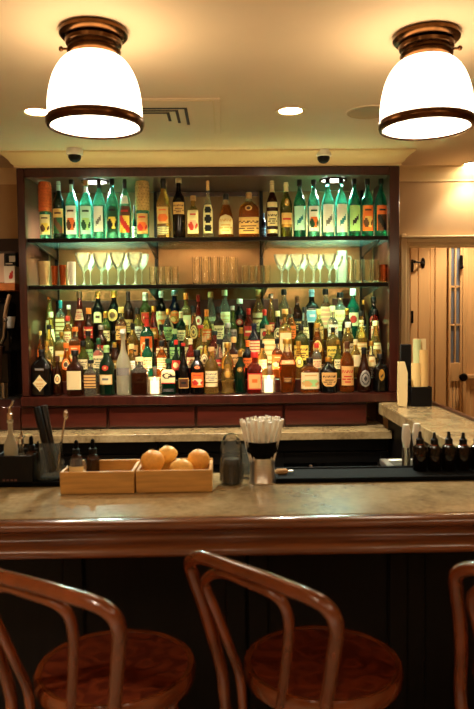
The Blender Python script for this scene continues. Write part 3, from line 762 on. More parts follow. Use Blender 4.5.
MID = [
 (40.2,331,7.5,'long','amber','tan',.10,'.3 .5 .9 rect orange tan cream plain','slim amber bottle with tan cap'),
 (49.2,325,10.2,'std','gold','black',.09,'.25 .5 .9 rect cream ink tan text','pale gold bottle with stubby black cap'),
 (61.5,332,13,'squat','gold','gold',.1,'.15 .5 1.0 rect cream gold yellow edge','round golden bottle with cream label'),
 (75,327,12.5,'square','amber','orange',.1,'.15 .55 .8 rect orange cream yellow pict','square amber bottle with orange label'),
 (88,331,12,'std','olive','black',.12,'.2 .5 .9 rect lgreen dgreen cream text','olive bottle with black cap and pale green label'),
 (101,325,12,'wine','brown','silver',.1,'.2 .52 .9 rect red cream cream text','brown bottle with red label'),
 (114,331,12,'long','black','black',.05,'.12 .36 .9 rect cream ink tan text','black long necked bottle with small cream label'),
 (132.6,323,12.5,'std','gold','black',.14,'.2 .5 .9 rect tan black brown band','pale bottle with black neck seal and tan label'),
 (146.6,316,14.5,'wine','green','red',.20,'.08 .60 1.0 rect orange cream red script','green bottle with big orange script label'),
 (161.3,324,13.5,'cone','amber','black',.14,'.12 .46 1.0 rect cream brown tan lines','amber conical bottle with cream ribbon label'),
 (174.5,329,12,'std','green','lgreen',.12,'.2 .52 1.0 rect lgreen dgreen white text','green bottle with pale green label'),
 (187.3,320,12,'long','gold','cream',.1,'.1 .42 1.0 rect cream gold tan text','slim pale gold bottle with cream cap'),
 (200.5,325,13.5,'pear','gold','red',.07,'.2 .5 .9 oval cream red yellow seal','rounded golden bottle with red top and oval label'),
 (214.6,331,12.5,'std','rose','black',.1,'.18 .5 .95 rect pink red cream text','red bottle with pink label'),
 (228,323,12,'square','clear','silver',.1,'.2 .56 .8 rect cream grey silver text','square clear bottle with silver cap'),
 (241,327,12,'pear','olive','gold',.16,'.2 .45 .9 oval gold brown cream seal','rounded olive bottle with gold crown cap'),
 (254,323,14,'std','navy','navy',.14,'.28 .60 1.0 rect cream red navy lines','dark bottle with cream striped label'),
 (268.5,325,14.5,'square','gold','cork',.1,'.06 .66 .85 rect cream tan orange lines','square bottle with tall glowing cream label'),
 (285,309,13.5,'square','gold','tan',.08,'.06 .62 .85 rect cream gold yellow edge','tall square bottle wrapped in a pale label'),
 (301,325,15,'squat','olive','black',.12,'.12 .5 1.0 rect yellow brown cream text','squat olive bottle with yellow label'),
 (317.3,323,14.5,'pear','amber','gold',.1,'.28 .60 .75 oval tan gold brown ring','round bottle with a tan medallion'),
 (333,327,14,'squat','gold','black',.13,'.1 .5 1.0 rect yellow dgreen cream text','squat gold bottle with yellow green label'),
 (348,322,12.5,'std','gold','white',.12,'.2 .5 .9 rect cream brown tan text','pale bottle with white cap and cream label'),
 (361.5,320,12.5,'std','gold','cream',.14,'.15 .5 .9 rect cream tan tan lines','pale bottle with long cream foil'),
 (375.6,321,13.5,'pear','gold','cream',.1,'.15 .5 1.0 rect cream tan gold pict','rounded pale bottle wrapped in ivory paper'),
]
BACK = [
 (48.8,290,9.6,'cone','gold','orange',.14,'.2 .45 .9 rect cream tan tan text','conical clear bottle with orange stopper'),
 (60.2,300,9.8,'square','clear','teal',.18,'.15 .6 .8 rect cream gold tan lines','clear bottle with teal banded cap'),
 (68.6,305,8.5,'std','gold','white',.10,'.2 .5 .9 rect cream ink red text','small pale bottle with round white cap'),
 (79.2,291,13,'pear','rose','brown',.12,'.45 .66 .9 rect pink red red text','round bottle with brown top and pinkish red label'),
 (97.8,289,13.5,'std','black','gold',.13,'.38 .62 .7 arch cream brown brown edge','black bottle with gold foil and arched framed label'),
 (113.6,289.5,14,'std','black','gold',.12,'.42 .66 .8 oval tan gold brown seal','black bottle with gold foil and round gold label'),
 (128,290,11,'wine','brown','black',.18,'.2 .45 .9 rect tan brown brown text','brown bottle with tall black foil'),
 (145,292,14,'wine','olive','white',.16,'.38 .60 .6 shield red orange cream edge','olive bottle with white cap and red shield label'),
 (160.8,284,12.5,'std','black','white',.13,'.24 .60 .95 rect cream tan orange pict','black bottle with white cap and tall cream label'),
 (174.4,287,14,'std','navy','silver',.09,'.36 .62 .85 oval orange tan gold pict','dark bottle with orange and gold picture label'),
 (186,293,10.5,'square','gold','orange',.12,'.2 .55 .8 rect cream tan tan plain','clear bottle with bright orange red cap'),
 (198.2,294.5,10.5,'pear','rose','red',.14,'.35 .55 .8 oval pink cream red seal','slim bottle with red cap and pale oval label'),
 (210.6,292,13,'cone','clear','tan',.1,'.42 .50 1.2 rect black cream ink lines;.12 .36 .9 rect tan brown brown text','clear bottle with black and cream banded shoulders'),
 (224.4,286,12.4,'std','clear','cream',.10,'.30 .58 1.0 rect cream tan tan text','clear bottle with cream cap and pale label'),
 (239.8,299,13,'wine','black','white',.10,'.38 .54 .6 oval red cream pink seal','black bottle with white cap and red emblem'),
 (258.3,284,13,'std','gold','tan',.12,'.46 .56 1.0 rect cream ink tan lines;.18 .42 1.0 rect cream brown gold text','pale bottle with tan top and two cream labels'),
 (271,294,9.6,'cone','gold','silver',.08,'.2 .4 .8 rect red cream cream text','slim clear bottle with small red label'),
 (284,289,12.6,'std','clear','black',.10,'.16 .42 .95 rect pink red cream text','clear bottle with black cap and pink red label'),
 (297,296,11,'std','brown','brown',.14,'.2 .5 .9 rect black tan tan text','brown bottle with dark label'),
 (311.6,285,14.4,'square','black','blue',.14,'.36 .60 .85 rect blue white white edge','black bottle with pale blue cap and blue label'),
 (325.6,285.5,12.6,'square','amber','black',.1,'.24 .66 .8 rect pink cream tan lines','clear bottle with black cap and pale pink label'),
 (340,292.5,13.6,'square','clear','black',.10,'.20 .64 .8 rect cream tan lgreen text','clear square bottle with wide black cap'),
 (353,286,13,'wine','green','white',.12,'.28 .54 .95 rect cream red red seal','green bottle with white cap and red cream label'),
 (363.2,300,6.6,'long','brown','gold',.1,'.2 .4 .9 rect navy cream cream text','slim brown bottle with gold cap'),
 (373.6,297,11,'wine','black','black',.12,'.34 .58 .85 oval red pink cream pict','black bottle with red oval label'),
]
def place_row(rows, Y, z, base_py, where, group, jig=0, others=()):
    order = sorted([r_[0] for r_ in rows]+list(others)); n = len(order)
    for i, (px, top, w, style, glass, cap, caph, lab, look) in enumerate(rows):
        yy = Y + (jig if i % 2 else 0)
        pt = at(px, top, yy)
        H = pt.z - z - .003
        if z > TZ[2] and z < ZM: H = min(H, ZM-.010-z)
        hw_ = w/2*PX(yy)*.96
        lbl = '%s, %s, %s' % (look, place_words(order.index(px), n), where)
        fill = None
        if look.startswith('square clear bottle half'): fill = ('brown', .5)
        elif glass == 'amber': fill = ('amber', .74); 
        g = 'clear' if glass == 'amber' else glass
        bottle((pt.x, yy, z), hw_, H, style, g, cap, caph, LB(lab), lbl, group, fill=fill, rz=random.uniform(-.12, .12) if style not in ('square', 'flare') else random.uniform(-.04, .04))
place_row(TOP, YC+.13, Z1, 236, 'top shelf', 'bottles on the top shelf', 0, (44.6, 142, 133.6, 263.2))
SEC = [
 (47,341,11,'std','gold','gold',.10,'.3 .55 .9 rect tan ink gold text','pale gold bottle with gold cap'),
 (66,343,12,'pear','amber','orange',.12,'.3 .6 .9 oval orange cream brown seal','round amber bottle with orange cap'),
 (83,341,11.5,'std','olive','black',.12,'.3 .55 .9 rect cream ink tan text','olive bottle with black cap and cream label'),
 (98.5,338,11,'square','clear','dgreen',.14,'.3 .6 .8 rect cream dgreen tan text','clear square bottle with dark green cap'),
 (114.5,342,10.5,'std','brown','gold',.13,'.3 .55 .9 rect gold brown cream edge','brown bottle with gold cap'),
 (131.5,344,11,'cone','gold','cream',.12,'.3 .55 .9 rect white tan gold text','pale conical bottle with cream cap'),
 (147,338,11.5,'wine','green','black',.18,'.3 .55 .9 rect cream red dgreen text','green bottle with tall black foil'),
 (161.5,341,11.5,'std','amber','black',.12,'.3 .6 .9 rect cream brown red lines','amber bottle with black cap and lined label'),
 (176,340,11,'long','dkgreen','red',.10,'.25 .5 .9 rect red cream cream seal','dark green long necked bottle with red cap'),
 (190.5,338,11,'std','rose','cream',.14,'.3 .55 .9 rect cream red tan text','red bottle with cream cap'),
 (204.5,336,11,'pear','gold','cork',.12,'.3 .6 .9 oval cream brown gold ring','rounded golden bottle with cork'),
 (219,339,11,'cone','clear','black',.12,'.3 .5 .9 rect red cream gold band','clear conical bottle with black cap and red label'),
 (233.5,337,11.5,'square','brown','tan',.12,'.3 .6 .8 rect tan brown orange text','square brown bottle with tan cap'),
 (247.5,340,11,'wine','black','orange',.16,'.3 .55 .9 rect orange brown cream text','black bottle with orange foil'),
 (262.5,343,10.5,'std','gold','black',.13,'.3 .55 .9 rect cream tan red text','gold bottle with black cap'),
 (277,338,11.5,'square','amber','black',.13,'.25 .6 .8 rect orange cream brown pict','square amber bottle with black cap and orange label'),
 (298.5,341,11.5,'pear','gold','gold',.12,'.3 .6 .9 oval yellow brown cream seal','rounded gold bottle with yellow oval label'),
 (316.5,343,11,'std','clear','red',.12,'.3 .55 .9 rect cream red tan text','clear bottle with red cap'),
 (338,340,11,'long','olive','gold',.10,'.25 .5 .9 rect cream dgreen tan text','olive long necked bottle with gold cap'),
 (355.5,339,11,'std','gold','cream',.14,'.3 .6 .9 rect cream tan tan plain','pale gold bottle with cream foil'),
 (371.5,341,11.5,'pear','clear','gold',.12,'.3 .6 .9 rect cream gold tan edge','rounded clear bottle with gold cap'),
]
FOU = [
 (50.5,312,11.5,'pear','gold','cream',.12,'.3 .6 .9 rect cream tan gold text','rounded gold bottle with cream cap'),
 (67.5,316,11,'std','amber','red',.12,'.3 .6 .9 rect cream red tan text','amber bottle with red cap'),
 (88.5,308,11.5,'std','brown','orange',.12,'.35 .6 .9 rect red cream orange text','brown bottle with orange cap and red label'),
 (105.5,311,11,'wine','olive','gold',.15,'.3 .55 .9 rect cream ink gold text','olive bottle with gold foil'),
 (121,307,11.5,'square','amber','tan',.12,'.3 .6 .8 rect tan brown orange text','square amber bottle with tan cap'),
 (137.5,308,11,'std','gold','black',.12,'.3 .6 .9 rect white ink tan text','pale bottle with black cap and white label'),
 (153.5,306,11,'cone','rose','gold',.12,'.3 .55 .9 rect gold red cream edge','red conical bottle with gold cap'),
 (168,309,11.5,'std','clear','gold',.12,'.3 .6 .9 rect lgreen dgreen cream text','clear bottle with gold cap and pale green label'),
 (181,311,11,'wine','dkgreen','cream',.16,'.3 .55 .9 rect cream ink red text','dark green bottle with cream foil'),
 (193.5,306,11,'pear','amber','black',.12,'.3 .6 .9 oval tan brown gold ring','rounded amber bottle with black cap'),
 (206.5,309,11,'std','gold','orange',.16,'.3 .55 .9 rect orange cream red text','gold bottle with orange foil'),
 (218.5,307,11,'square','brown','black',.12,'.3 .6 .8 rect cream brown red text','square brown bottle with black cap'),
 (232.5,306,11.5,'long','olive','silver',.08,'.25 .5 .9 rect silver ink cream text','olive long necked bottle with silver cap'),
 (248.5,308,11.5,'std','rose','red',.14,'.3 .6 .9 rect red cream gold band','red bottle with red foil and banded label'),
 (264.5,309,11,'wine','green','red',.14,'.3 .55 .9 rect cream dgreen red seal','green bottle with red foil'),
 (277.5,311,11,'pear','black','cream',.12,'.3 .6 .9 oval cream black tan ring','rounded black bottle with cream cap'),
 (291,308,11,'std','amber','brown',.12,'.3 .6 .9 rect orange brown cream text','amber bottle with brown cap'),
 (304.5,307,11,'cone','clear','black',.12,'.3 .55 .9 rect cream ink red text','clear conical bottle with black cap, cream label'),
 (318.5,309,11.5,'std','gold','tan',.12,'.3 .6 .9 rect tan brown red text','gold bottle with tan cap'),
 (332.5,306,11,'square','clear','cream',.12,'.3 .6 .8 rect white tan gold text','square clear bottle with cream cap'),
 (347,308,11,'wine','brown','gold',.15,'.3 .55 .9 rect cream brown gold edge','brown bottle with gold foil'),
 (361,311,11.5,'pear','gold','black',.12,'.3 .6 .9 oval cream red tan seal','rounded gold bottle with black cap'),
 (374.5,309,10.5,'std','rose','black',.12,'.3 .6 .9 rect pink red cream text','red bottle with black cap'),
]
for k_, (rows_, nm_) in enumerate(((FRONT, 'front row'), (SEC, 'second row'), (MID, 'third row'), (FOU, 'fourth row'), (BACK, 'back row'))):
    place_row(rows_, RY[k_], TZ[k_]+.0008, 0, nm_, 'bottles in the %s of the lower display' % nm_)
# two bottles wearing woven sleeves
def woven(px, top, w, hue, lab, label, open_weave):
    yy = YC+.13; pt = at(px, top, yy); H = (pt.z-Z1)-.004; hw_ = w/2*PX(yy)*.96
    t = bottle((pt.x, yy, Z1), hw_*.88, H*.97, 'mezcal', 'mint', 'black', .07, LB(lab), label, 'bottles in woven sleeves')
    rows = 14; seg = 22
    M = pbr('woven_'+hue, {'orange': (.83, .40, .17), 'straw': (.78, .64, .38)}[hue], .8, var=.25, scale=90)
    s = MB()
    prof = [(.0, 1.0), (.55, 1.0), (.86, .985), (.95, .95), (1, .88), (1.0, .48)]
    s.lathe([(r*hw_, z*H) for r, z in prof], 26)
    s.build('woven_sleeve', M, t)
    k = MB()
    for j in range(9):
        z = H*(.50+.052*j)
        for i in range(14):
            a = 2*PI*(i+.5*(j % 2))/14
            k.ico((math.cos(a)*hw_*.995, math.sin(a)*hw_*.995, z), .0022, .0022, .0030, 6, 4)
    k.build('weave_pattern', pbr('weave_dark_'+hue, (.42, .27, .13) if hue == 'straw' else (.62, .22, .08), .8), t)
woven(44.6,181,13.4,'orange','.08 .44 1.0 rect cream brown yellow pict','bottle under an orange woven sleeve, left end of the top shelf',0)
woven(142,180,14.6,'straw','.08 .44 1.0 rect tan red orange pict','bottle under a straw coloured woven sleeve on the top shelf',1)
x = at(133.6, 205, YC+.19)
bottle((x.x, YC+.215, Z1), .013, x.z-Z1, 'long', 'dkgreen', 'black', .2, LB('.1 .4 1 rect cream ink tan text'), 'small dark bottle tucked behind, beside the straw coloured sleeve', None)
x = at(263.2, 214, YC+.2)
bottle((x.x, YC+.17, Z1), .013, x.z-Z1, 'std', 'navy', 'navy', .2, LB('.1 .5 1 rect navy blue blue text'), 'little navy blue bottle beside the dark brown one, top shelf', None)

# ------------------------------------------------------------------ votive candles
def votive(px, top, w, label):
    yy = Y_F-.02; pt = at(px, top, yy); h = pt.z-ZS; r = w/2*PX(yy)
    t = thing('votive_candle', label, 'candle', (pt.x, yy, ZS+.0008), 0, 'votive candles')
    MB().lathe([(0, 0), (r*.94, 0), (r, .003), (r, h), (r*.93, h), (r*.93, .005), (0, .005)], 28).build('glass_holder', M_glass, t)
    MB().lathe([(0, .006), (r*.90, .006), (r*.90, h*.78), (r*.7, h*.76), (0, h*.75)], 24).build('wax', M_candle, t)
    MB().lathe([(0, h*.77), (.004, h*.80), (.0055, h*.86), (.003, h*.95), (0, h*1.02)], 12).build('flame', M_flame, t)
    l = light('POINT', 'candle_glow', (0, -.0, h+.03), .28, (1, .62, .26), shadow_soft_size=.012); l.parent = t
votive(154.6,377.5,13,'lit votive candle glowing in the front row, left of the big cream script label')
votive(268.5,376,13.5,'lit votive candle glowing in the front row beside the flared decanter bottle')

# ------------------------------------------------------------------ glassware on the middle shelf
def coupe(loc, h, r, label, group):
    t = thing('coupe_glass', label, 'glass', loc, 0, group)
    b = h*.52
    MB().lathe([(0, b), (r*.25, b+.003), (r*.62, b+(h-b)*.28), (r*.9, b+(h-b)*.62), (r, h), (r*.975, h), (r*.87, b+(h-b)*.63), (r*.6, b+(h-b)*.32), (r*.2, b+.008), (0, b+.006)], 24).build('bowl', M_glass, t)
    MB().lathe([(r*.66, 0), (r*.67, .002), (r*.25, .006), (.0045, .012), (.0035, b*.5), (.0045, b*.92), (.010, b+.0015)], 18).build('stem', M_glass, t)
    return t
def tumbler(loc, h, r, label, group, name='rocks_glass', mat=None, taper=.92):
    t = tag(MB().lathe([(0, 0), (r*taper, 0), (r*(taper+.02), .003), (r, h), (r*.95, h), (r*taper*.93, .012), (0, .011)], 20, flute=.035).build(name, mat or M_shelfware, None, 20), label, 'glass', group)
    t.location = loc
    return t
cache = {}
def copyto(src, loc, label):
    r = dup(src, loc, 0, label); return r
def cluster(kind, xs, rows, top, w, group, what, taper=.92):
    """rows: list of (Y, top shift px); the first row is the front one"""
    first = None
    for ri, (yy, dpx) in enumerate(rows):
        n = len(xs)
        for i, px in enumerate(xs):
            q = at(px+(dpx if ri else 0), top, yy)
            h = at(px, top, rows[0][0]).z-Z2; r = w/2*PX(rows[0][0])*.95
            side = ('front line', 'middle line', 'rear line')[ri] if len(rows) == 3 else ('front line', 'rear line')[ri]
            lab = '%s, %s in the %s' % (what, place_words(i, n), side)
            if first is None:
                first = coupe((q.x, yy, Z2), h, r, lab, group) if kind == 'coupe' else tumbler((q.x, yy, Z2), h, r, lab, group, 'highball_glass' if kind == 'tall' else 'rocks_glass', None, taper)
            else: dup(first, (q.x, yy, Z2), 0, lab)
YG = YC+.105
cluster('coupe', (83, 100.5, 117.5, 134.5), [(YG, 0), (YG+.115, 7), (YG+.23, 1)], 253, 16.6, 'coupe glasses left of the middle shelf', 'stemmed coupe in the left group')
cluster('rocks', (152.5, 160, 167.5, 175), [(YG-.02, 0), (YG+.04, 0)], 266.5, 7.3, 'small tumblers left of centre', 'small clear tumbler left of the centre shelf post')
cluster('tall', (196, 205, 214, 223, 232), [(YG-.01, 0), (YG+.06, 2)], 257, 8.6, 'highballs in the middle bay', 'tall clear highball in the middle bay')
cluster('rocks', (245, 252.3, 259.6, 267), [(YG-.02, 0), (YG+.04, 0)], 265.5, 7.2, 'small tumblers right of centre', 'small clear tumbler by the right shelf post')
cluster('coupe', (281, 297, 313, 329), [(YG, 0), (YG+.115, 7), (YG+.23, 1)], 254.5, 15.6, 'coupe glasses right of the middle shelf', 'stemmed coupe in the right group')
cluster('tall', (350, 358.6, 367.2, 375.5), [(YG-.01, 0), (YG+.06, 0)], 259.5, 8.2, 'straight glasses at the right end', 'straight clear glass at the right shelf end')
# hanging rack of stemware over both coupe groups: glasses standing on the rear are taller
for i, px in enumerate((342, )):
    q = at(px, 243, YC+.46); h = min(q.z, ZK-.03)-Z2
    t = thing('glass_pitcher', 'tall clear glass pitcher behind the right group of coupes', 'pitcher', (q.x, YC+.46, Z2))
    r = .034
    MB().lathe([(0, 0), (r, 0), (r*1.05, .004), (r*1.0, h*.5), (r*.95, h), (r*.90, h), (r*.92, h*.5), (r*.9, .012), (0, .01)], 24).build('pitcher_body', M_glass, t)
    MB().tube([(r*.95, 0, h*.85), (r*1.6, 0, h*.82), (r*1.7, 0, h*.55), (r*1.4, 0, h*.3), (r*.99, 0, h*.25)], .004, 8).build('handle', M_glass, t)
M_tan = pbr('tan_ribbed_ceramic', (.76, .64, .44), .5)
def ribbed(px, top, w, mat, label, name, cat, yy=None, ribs=18, taper=.8):
    yy = yy or YG-.03
    q = at(px, top, yy); h = q.z-Z2; r = w/2*PX(yy)*.96
    prof = [(0, 0), (r*taper, 0), (r*(taper+.03), .004), (r, h), (r*.93, h), (r*(taper-.04), .01), (0, .009)]
    mb = MB().lathe(prof, 24)
    o = mb.build(name, mat)
    o.location = (q.x, yy, Z2); return tag(o, label, cat)
ribbed(43.6,261.5,12.5,M_tan,'tall tan tumbler at the left end of the middle shelf','tumbler','cup')
ribbed(54.5,266,7.4,M_copper,'small copper cup beside the tan tumbler, left one','copper_cup','cup', taper=.72)
ribbed(62.6,265,7.4,M_copper,'small copper cup beside the stacked glasses, right one','copper_cup','cup', taper=.72)
ribbed(71.4,262,8.6,M_white,'small white mug right of the copper cups','white_mug','mug', taper=.9)
q = at(384.8, 264.5, YG-.03); h = q.z-Z2; r = 10.4/2*PX(YG)
t = thing('copper_mug', 'shiny copper mug at the right end of the middle shelf', 'mug', (q.x, YG-.01, Z2))
MB().lathe([(0, 0), (r*.88, 0), (r, .010), (r*1.0, h*.9), (r*1.04, h), (r*.97, h), (r*.93, h*.85), (r*.86, .006), (0, .005)], 28).build('mug_body', M_copper, t)
MB().tube([(r*.2, -r*.97, h*.8), (r*.35, -r*1.3, h*.78), (r*.35, -r*1.3, h*.4), (r*.2, -r*.93, h*.22)], .003, 8).build('handle', M_copper, t)
# ------------------------------------------------------------------ front bar
YF0 = on(237, 515.5, ZBAR).y
YK = on(237, 484.5, ZBAR).y
YE = YK+.155                                # inner (bartender) edge of the bar
BX0, BX1 = -1.75, 1.62
bar = thing('bar_counter', 'long bar with brown stone top and moulded wood edge', 'bar', (0, 0, 0))
MB().bev(BX0, BX1, YF0, YE, ZBAR-.035, ZBAR, .003).build('stone_top', M_stone, bar)
zr = lambda py: at(237, py, YF0-.035).z
nose = [(0, -.001), (.012, .0005), (.024, -.002), (.032, -.008), (.034, -.015), (.031, -.021), (.022, -.025), (.012, -.031), (.004, -.040), (.002, -.050), (.006, -.056), (.016, -.058), (.027, -.061), (.034, -.068), (.036, -.075), (.033, -.083), (.025, -.089), (.012, -.092), (0, -.093)]
MB().sweep([(BX0, YF0-.0005), (BX1, YF0-.0005)], [(w*1.1, ZBAR+z*1.0) for w, z in nose]).build('wood_edge', M_barwood, bar, 60)
MB().box(BX0, BX1, YF0, YE, ZBAR-.092, ZBAR-.0355).build('underside_board', M_blackwood, bar)
YP = YF0+.26
fp = MB().box(BX0, BX1, YP, YP+.04, .1, ZBAR-.092)
fp.box(BX0, BX1, YP-.0005, YP+.02, .0, .1)
fp.build('front_panel', M_blackwood, bar)
for px in (75, 236, 258, 398, 414):
    x = at(px, 620, YP).x
    MB().bev(x-.030, x+.030, YP-.016, YP, .12, ZBAR-.093, .006).build('panel_stile', M_blackwood, bar)
MB().bev(BX0, BX1, YP-.014, YP, .101, .22, .004).build('base_rail', M_blackwood, bar)
MB().bev(BX0, BX1, YP+.0401, YP+.07, .02, ZBAR-.093, .004).build('inner_panel', M_black, bar)

# bar mats along the inner edge
def bar_mat(x0, x1, label):
    t = thing('bar_mat', label, 'mat', ((x0+x1)/2, (YK+YE)/2, ZBAR+.0005), 0, 'black bar mats'); w = (x1-x0)/2; d = (YE-YK)/2-.002
    b = MB().bev(-w, w, -d, d, 0, .0099, .002)
    b.bev(-w, w, -d, -d+.012, .0096, .014, .002).bev(-w, w, d-.012, d, .0096, .014, .002).bev(-w, -w+.012, -d+.012, d-.012, .0096, .014, .002).bev(w-.012, w, -d+.012, d-.012, .0096, .014, .002)
    b.build('mat', M_rubber, t); return t
xm = on(274, 478, ZBAR).x; xn = on(66, 484, ZBAR).x
bar_mat(xm, 1.05, 'black rubber bar mat on the right half of the bar')
bar_mat(-1.3, xn, 'black rubber bar mat under the black caddy at left')
ZMAT = ZBAR+.0100

# ------------------------------------------------------------------ side counter on the right
c1 = on(381.5, 402.5, ZBAR); c2 = on(440, 446, ZBAR)
sxl = c1.x*.8+c2.x*.2; r1 = on(430, 403.2, ZBAR)
sxr = r1.x
side = thing('side_counter', 'stone topped return counter running back along the right', 'counter', (0, 0, 0))
M_stone2 = M_stone
sy1 = min(c1.y, YC-.03)
MB().bev(sxl, sxr, YE+.004, sy1, ZBAR-.062, ZBAR, .004).build('stone_top', M_stone, side)
MB().bev(sxr+.0005, sxr+.02, YE+.004, YW-.04, ZBAR-.07, ZBAR+.012, .003).build('outer_rail', M_mahog, side)
MB().bev(sxl, sxr, sy1+.0005, YW-.03, ZBAR-.062, ZBAR, .004).build('stone_top', M_stone, side) if XR < sxl else None
MB().bev(sxl+.05, sxr, YE+.02, sy1-.01, 0, ZBAR-.0625, .004).build('base_panel', M_blackwood, side)

# ------------------------------------------------------------------ back counter and coolers
zbc = at(210, 428.5, YC).z; YBC = on(210, 433.5, zbc).y; zbt = at(210, 441.5, YBC).z
xcl = at(-80, 430, YBC).x; xcr = sxl+.045
bc = thing('back_counter', 'stainless topped back counter beneath the drawer row', 'counter', (0, 0, 0))
MB().bev(xcl, xcr, YBC, YW-.01, zbt, zbc, .003).build('worktop', M_stone, bc)
MB().bev(xcl, at(20, 415, YC).x-.005, YC+.03, YW-.012, zbc+.0005, ZD1, .003).build('upstand', M_mahog, bc)
MB().bev(xcl, xcr, YBC+.05, YW-.03, 0, .09, .003).build('plinth', M_black, bc)
n = 4; w = (xcr-xcl-.01)/n
for i in range(n):
    x0 = xcl+.005+i*w
    t = thing('bottle_cooler', 'black under-counter bottle cooler, '+place_words(i, n)+' under the back counter', 'cooler', (x0+w/2, YBC+.04, .0915), 0, 'under-counter coolers')
    h = zbt-.003-.0915
    MB().bev(-w/2+.002, w/2-.002, .03, .47, 0, h, .003).build('cooler_body', M_black, t)
    d = MB(); d.bev(-w/2+.004, -w/2+.05, 0, .029, .02, h-.07, .003); d.bev(w/2-.05, w/2-.004, 0, .029, .02, h-.07, .003); d.bev(-w/2+.05, w/2-.05, 0, .029, .02, .08, .003); d.bev(-w/2+.05, w/2-.05, 0, .029, h-.13, h-.07, .003)
    dfr = d.build('door_frame', M_black, t)
    MB().box(-w/2+.05, w/2-.05, .010, .016, .08, h-.13).build('door_glass', pbr('dark_door_glass', (.05, .05, .055), .05), dfr)
    MB().bev(-w/2+.004, w/2-.004, .004, .029, h-.066, h-.002, .003).build('vent_panel', M_black, t)
    MB().tube([(w/2-.06, -.001, h-.30), (w/2-.06, -.022, h-.29), (w/2-.06, -.022, h-.14), (w/2-.06, -.001, h-.13)], .006, 8).build('handle', M_darkmetal, dfr)

# under-bar station: black insulated bin with steel rims on the right, dark sink on the left
bx0 = on(380, 459, .93).x; by1 = on(380, 458.5, .93).y; by0 = YE+.10
ib = thing('ice_bin', 'stainless rimmed ice bin behind the bar at the right', 'ice bin', (0, 0, 0))
bx1 = sxl+.035
rim = MB()
rim.bev(bx0, bx0+.03, by0, by1, .905, .93, .003); rim.bev(bx1-.02, bx1, by0, by1, .905, .93, .003)
rim.bev(bx0+.03, bx1-.02, by1-.03, by1, .905, .93, .003); rim.bev(bx0+.03, bx1-.02, by0, by0+.03, .905, .93, .003)
rim.build('rim', M_steel, ib)
bn = MB().box(bx0+.005, bx1-.002, by0+.002, by1-.002, .55, .57)
bn.box(bx0+.005, bx0+.02, by0+.002, by1-.002, .57, .905); bn.box(bx1-.015, bx1-.002, by0+.002, by1-.002, .57, .905)
bn.box(bx0+.02, bx1-.015, by0+.002, by0+.016, .57, .905); bn.box(bx0+.02, bx1-.015, by1-.016, by1-.002, .57, .905)
bn.build('bin', M_steel, ib)
MB().bev(bx0+.02, bx0+.05, by0+.02, by0+.05, 0, .549, .003).bev(bx1-.06, bx1-.03, by0+.02, by0+.05, 0, .549, .003).bev(bx0+.02, bx0+.05, by1-.05, by1-.02, 0, .549, .003).bev(bx1-.06, bx1-.03, by1-.05, by1-.02, 0, .549, .003).build('leg', M_steel, ib)
rnd = random.Random(3)
ice = MB()
for i in range(90):
    x = rnd.uniform(bx0+.06, bx1-.05); y = rnd.uniform(by0+.06, by1-.06); z = .60+rnd.uniform(0, .24)
    s = rnd.uniform(.012, .018); a = rnd.uniform(0, 3)
    ice.bev(x-s, x+s, y-s, y+s, z-s, z+s, .004)
o = ice.build('ice_cubes', pbr('ice', (.92, .94, .93), .1, trans=.8)); tag(o, 'ice cubes heaped in the stainless ice bin', 'ice', kind='stuff')
# dark under-bar sink cabinet in the middle
uc = thing('underbar_sink', 'black under-bar sink unit behind the bar', 'sink', (0, 0, 0))
ux0, ux1 = -1.3, bx0-.03
q = MB().bev(ux0, ux1, YE+.10, YE+.14, .3, .90, .003)
q.bev(ux0, ux1, YE+.50, YE+.54, .3, .90, .003); q.bev(ux0, ux0+.03, YE+.14, YE+.5, .3, .90, .003); q.bev(ux1-.03, ux1, YE+.14, YE+.5, .3, .90, .003); q.box(ux0+.03, ux1-.03, YE+.14, YE+.5, .6, .62)
q.build('basin', M_black, uc)
for x in (ux0+.04, ux1-.08): MB().bev(x, x+.04, YE+.12, YE+.16, 0, .3, .003).build('leg', M_darkmetal, uc)
fx = on(300, 452, .96); 
fa = thing('sink_tap', 'little dark tap behind the bar with a bright glint', 'tap', (fx.x, YE+.52, .9005))
MB().lathe([(0, 0), (.018, 0), (.014, .012), (.009, .02), (.009, .05), (0, .05)], 14).build('tap_base', M_chrome, fa)
MB().tube([(0, 0, .045), (0, 0, .065), (0, -.02, .078), (0, -.06, .076), (0, -.075, .06)], .006, 8).build('spout', M_darkmetal, fa)

# ------------------------------------------------------------------ wooden garnish boxes
def wood_box(px0, px1, pyb, label):
    a = on(px0, pyb, ZBAR); b = on(px1, pyb-.8, ZBAR); y0 = (a.y+b.y)/2
    w = (b.x-a.x)/2-.0008; H = .060; D = .145; th = .009
    t = thing('wooden_box', label, 'box', ((a.x+b.x)/2, y0, ZBAR+.0006), 0)
    MB().bev(-w, w, 0, th, 0, H, .0015).build('front_panel', M_boxwood, t)
    MB().bev(-w, w, D-th, D, 0, H+.004, .0015).build('back_panel', M_boxwood, t)
    MB().bev(-w, -w+th, th, D-th, 0, H, .0015).build('side_panel', M_boxwood, t)
    MB().bev(w-th, w, th, D-th, 0, H, .0015).build('side_panel', M_boxwood, t)
    MB().box(-w+th, w-th, th, D-th, 0, .008).build('bottom', M_boxwood, t)
    return (a.x+b.x)/2, y0, w, D, H
b1 = wood_box(60, 134.5, 494.5, 'empty-ended pine box holding a jar and dropper bottles, left one')
b2 = wood_box(136, 212.5, 493, 'pine box heaped with oranges and lemons, right one')
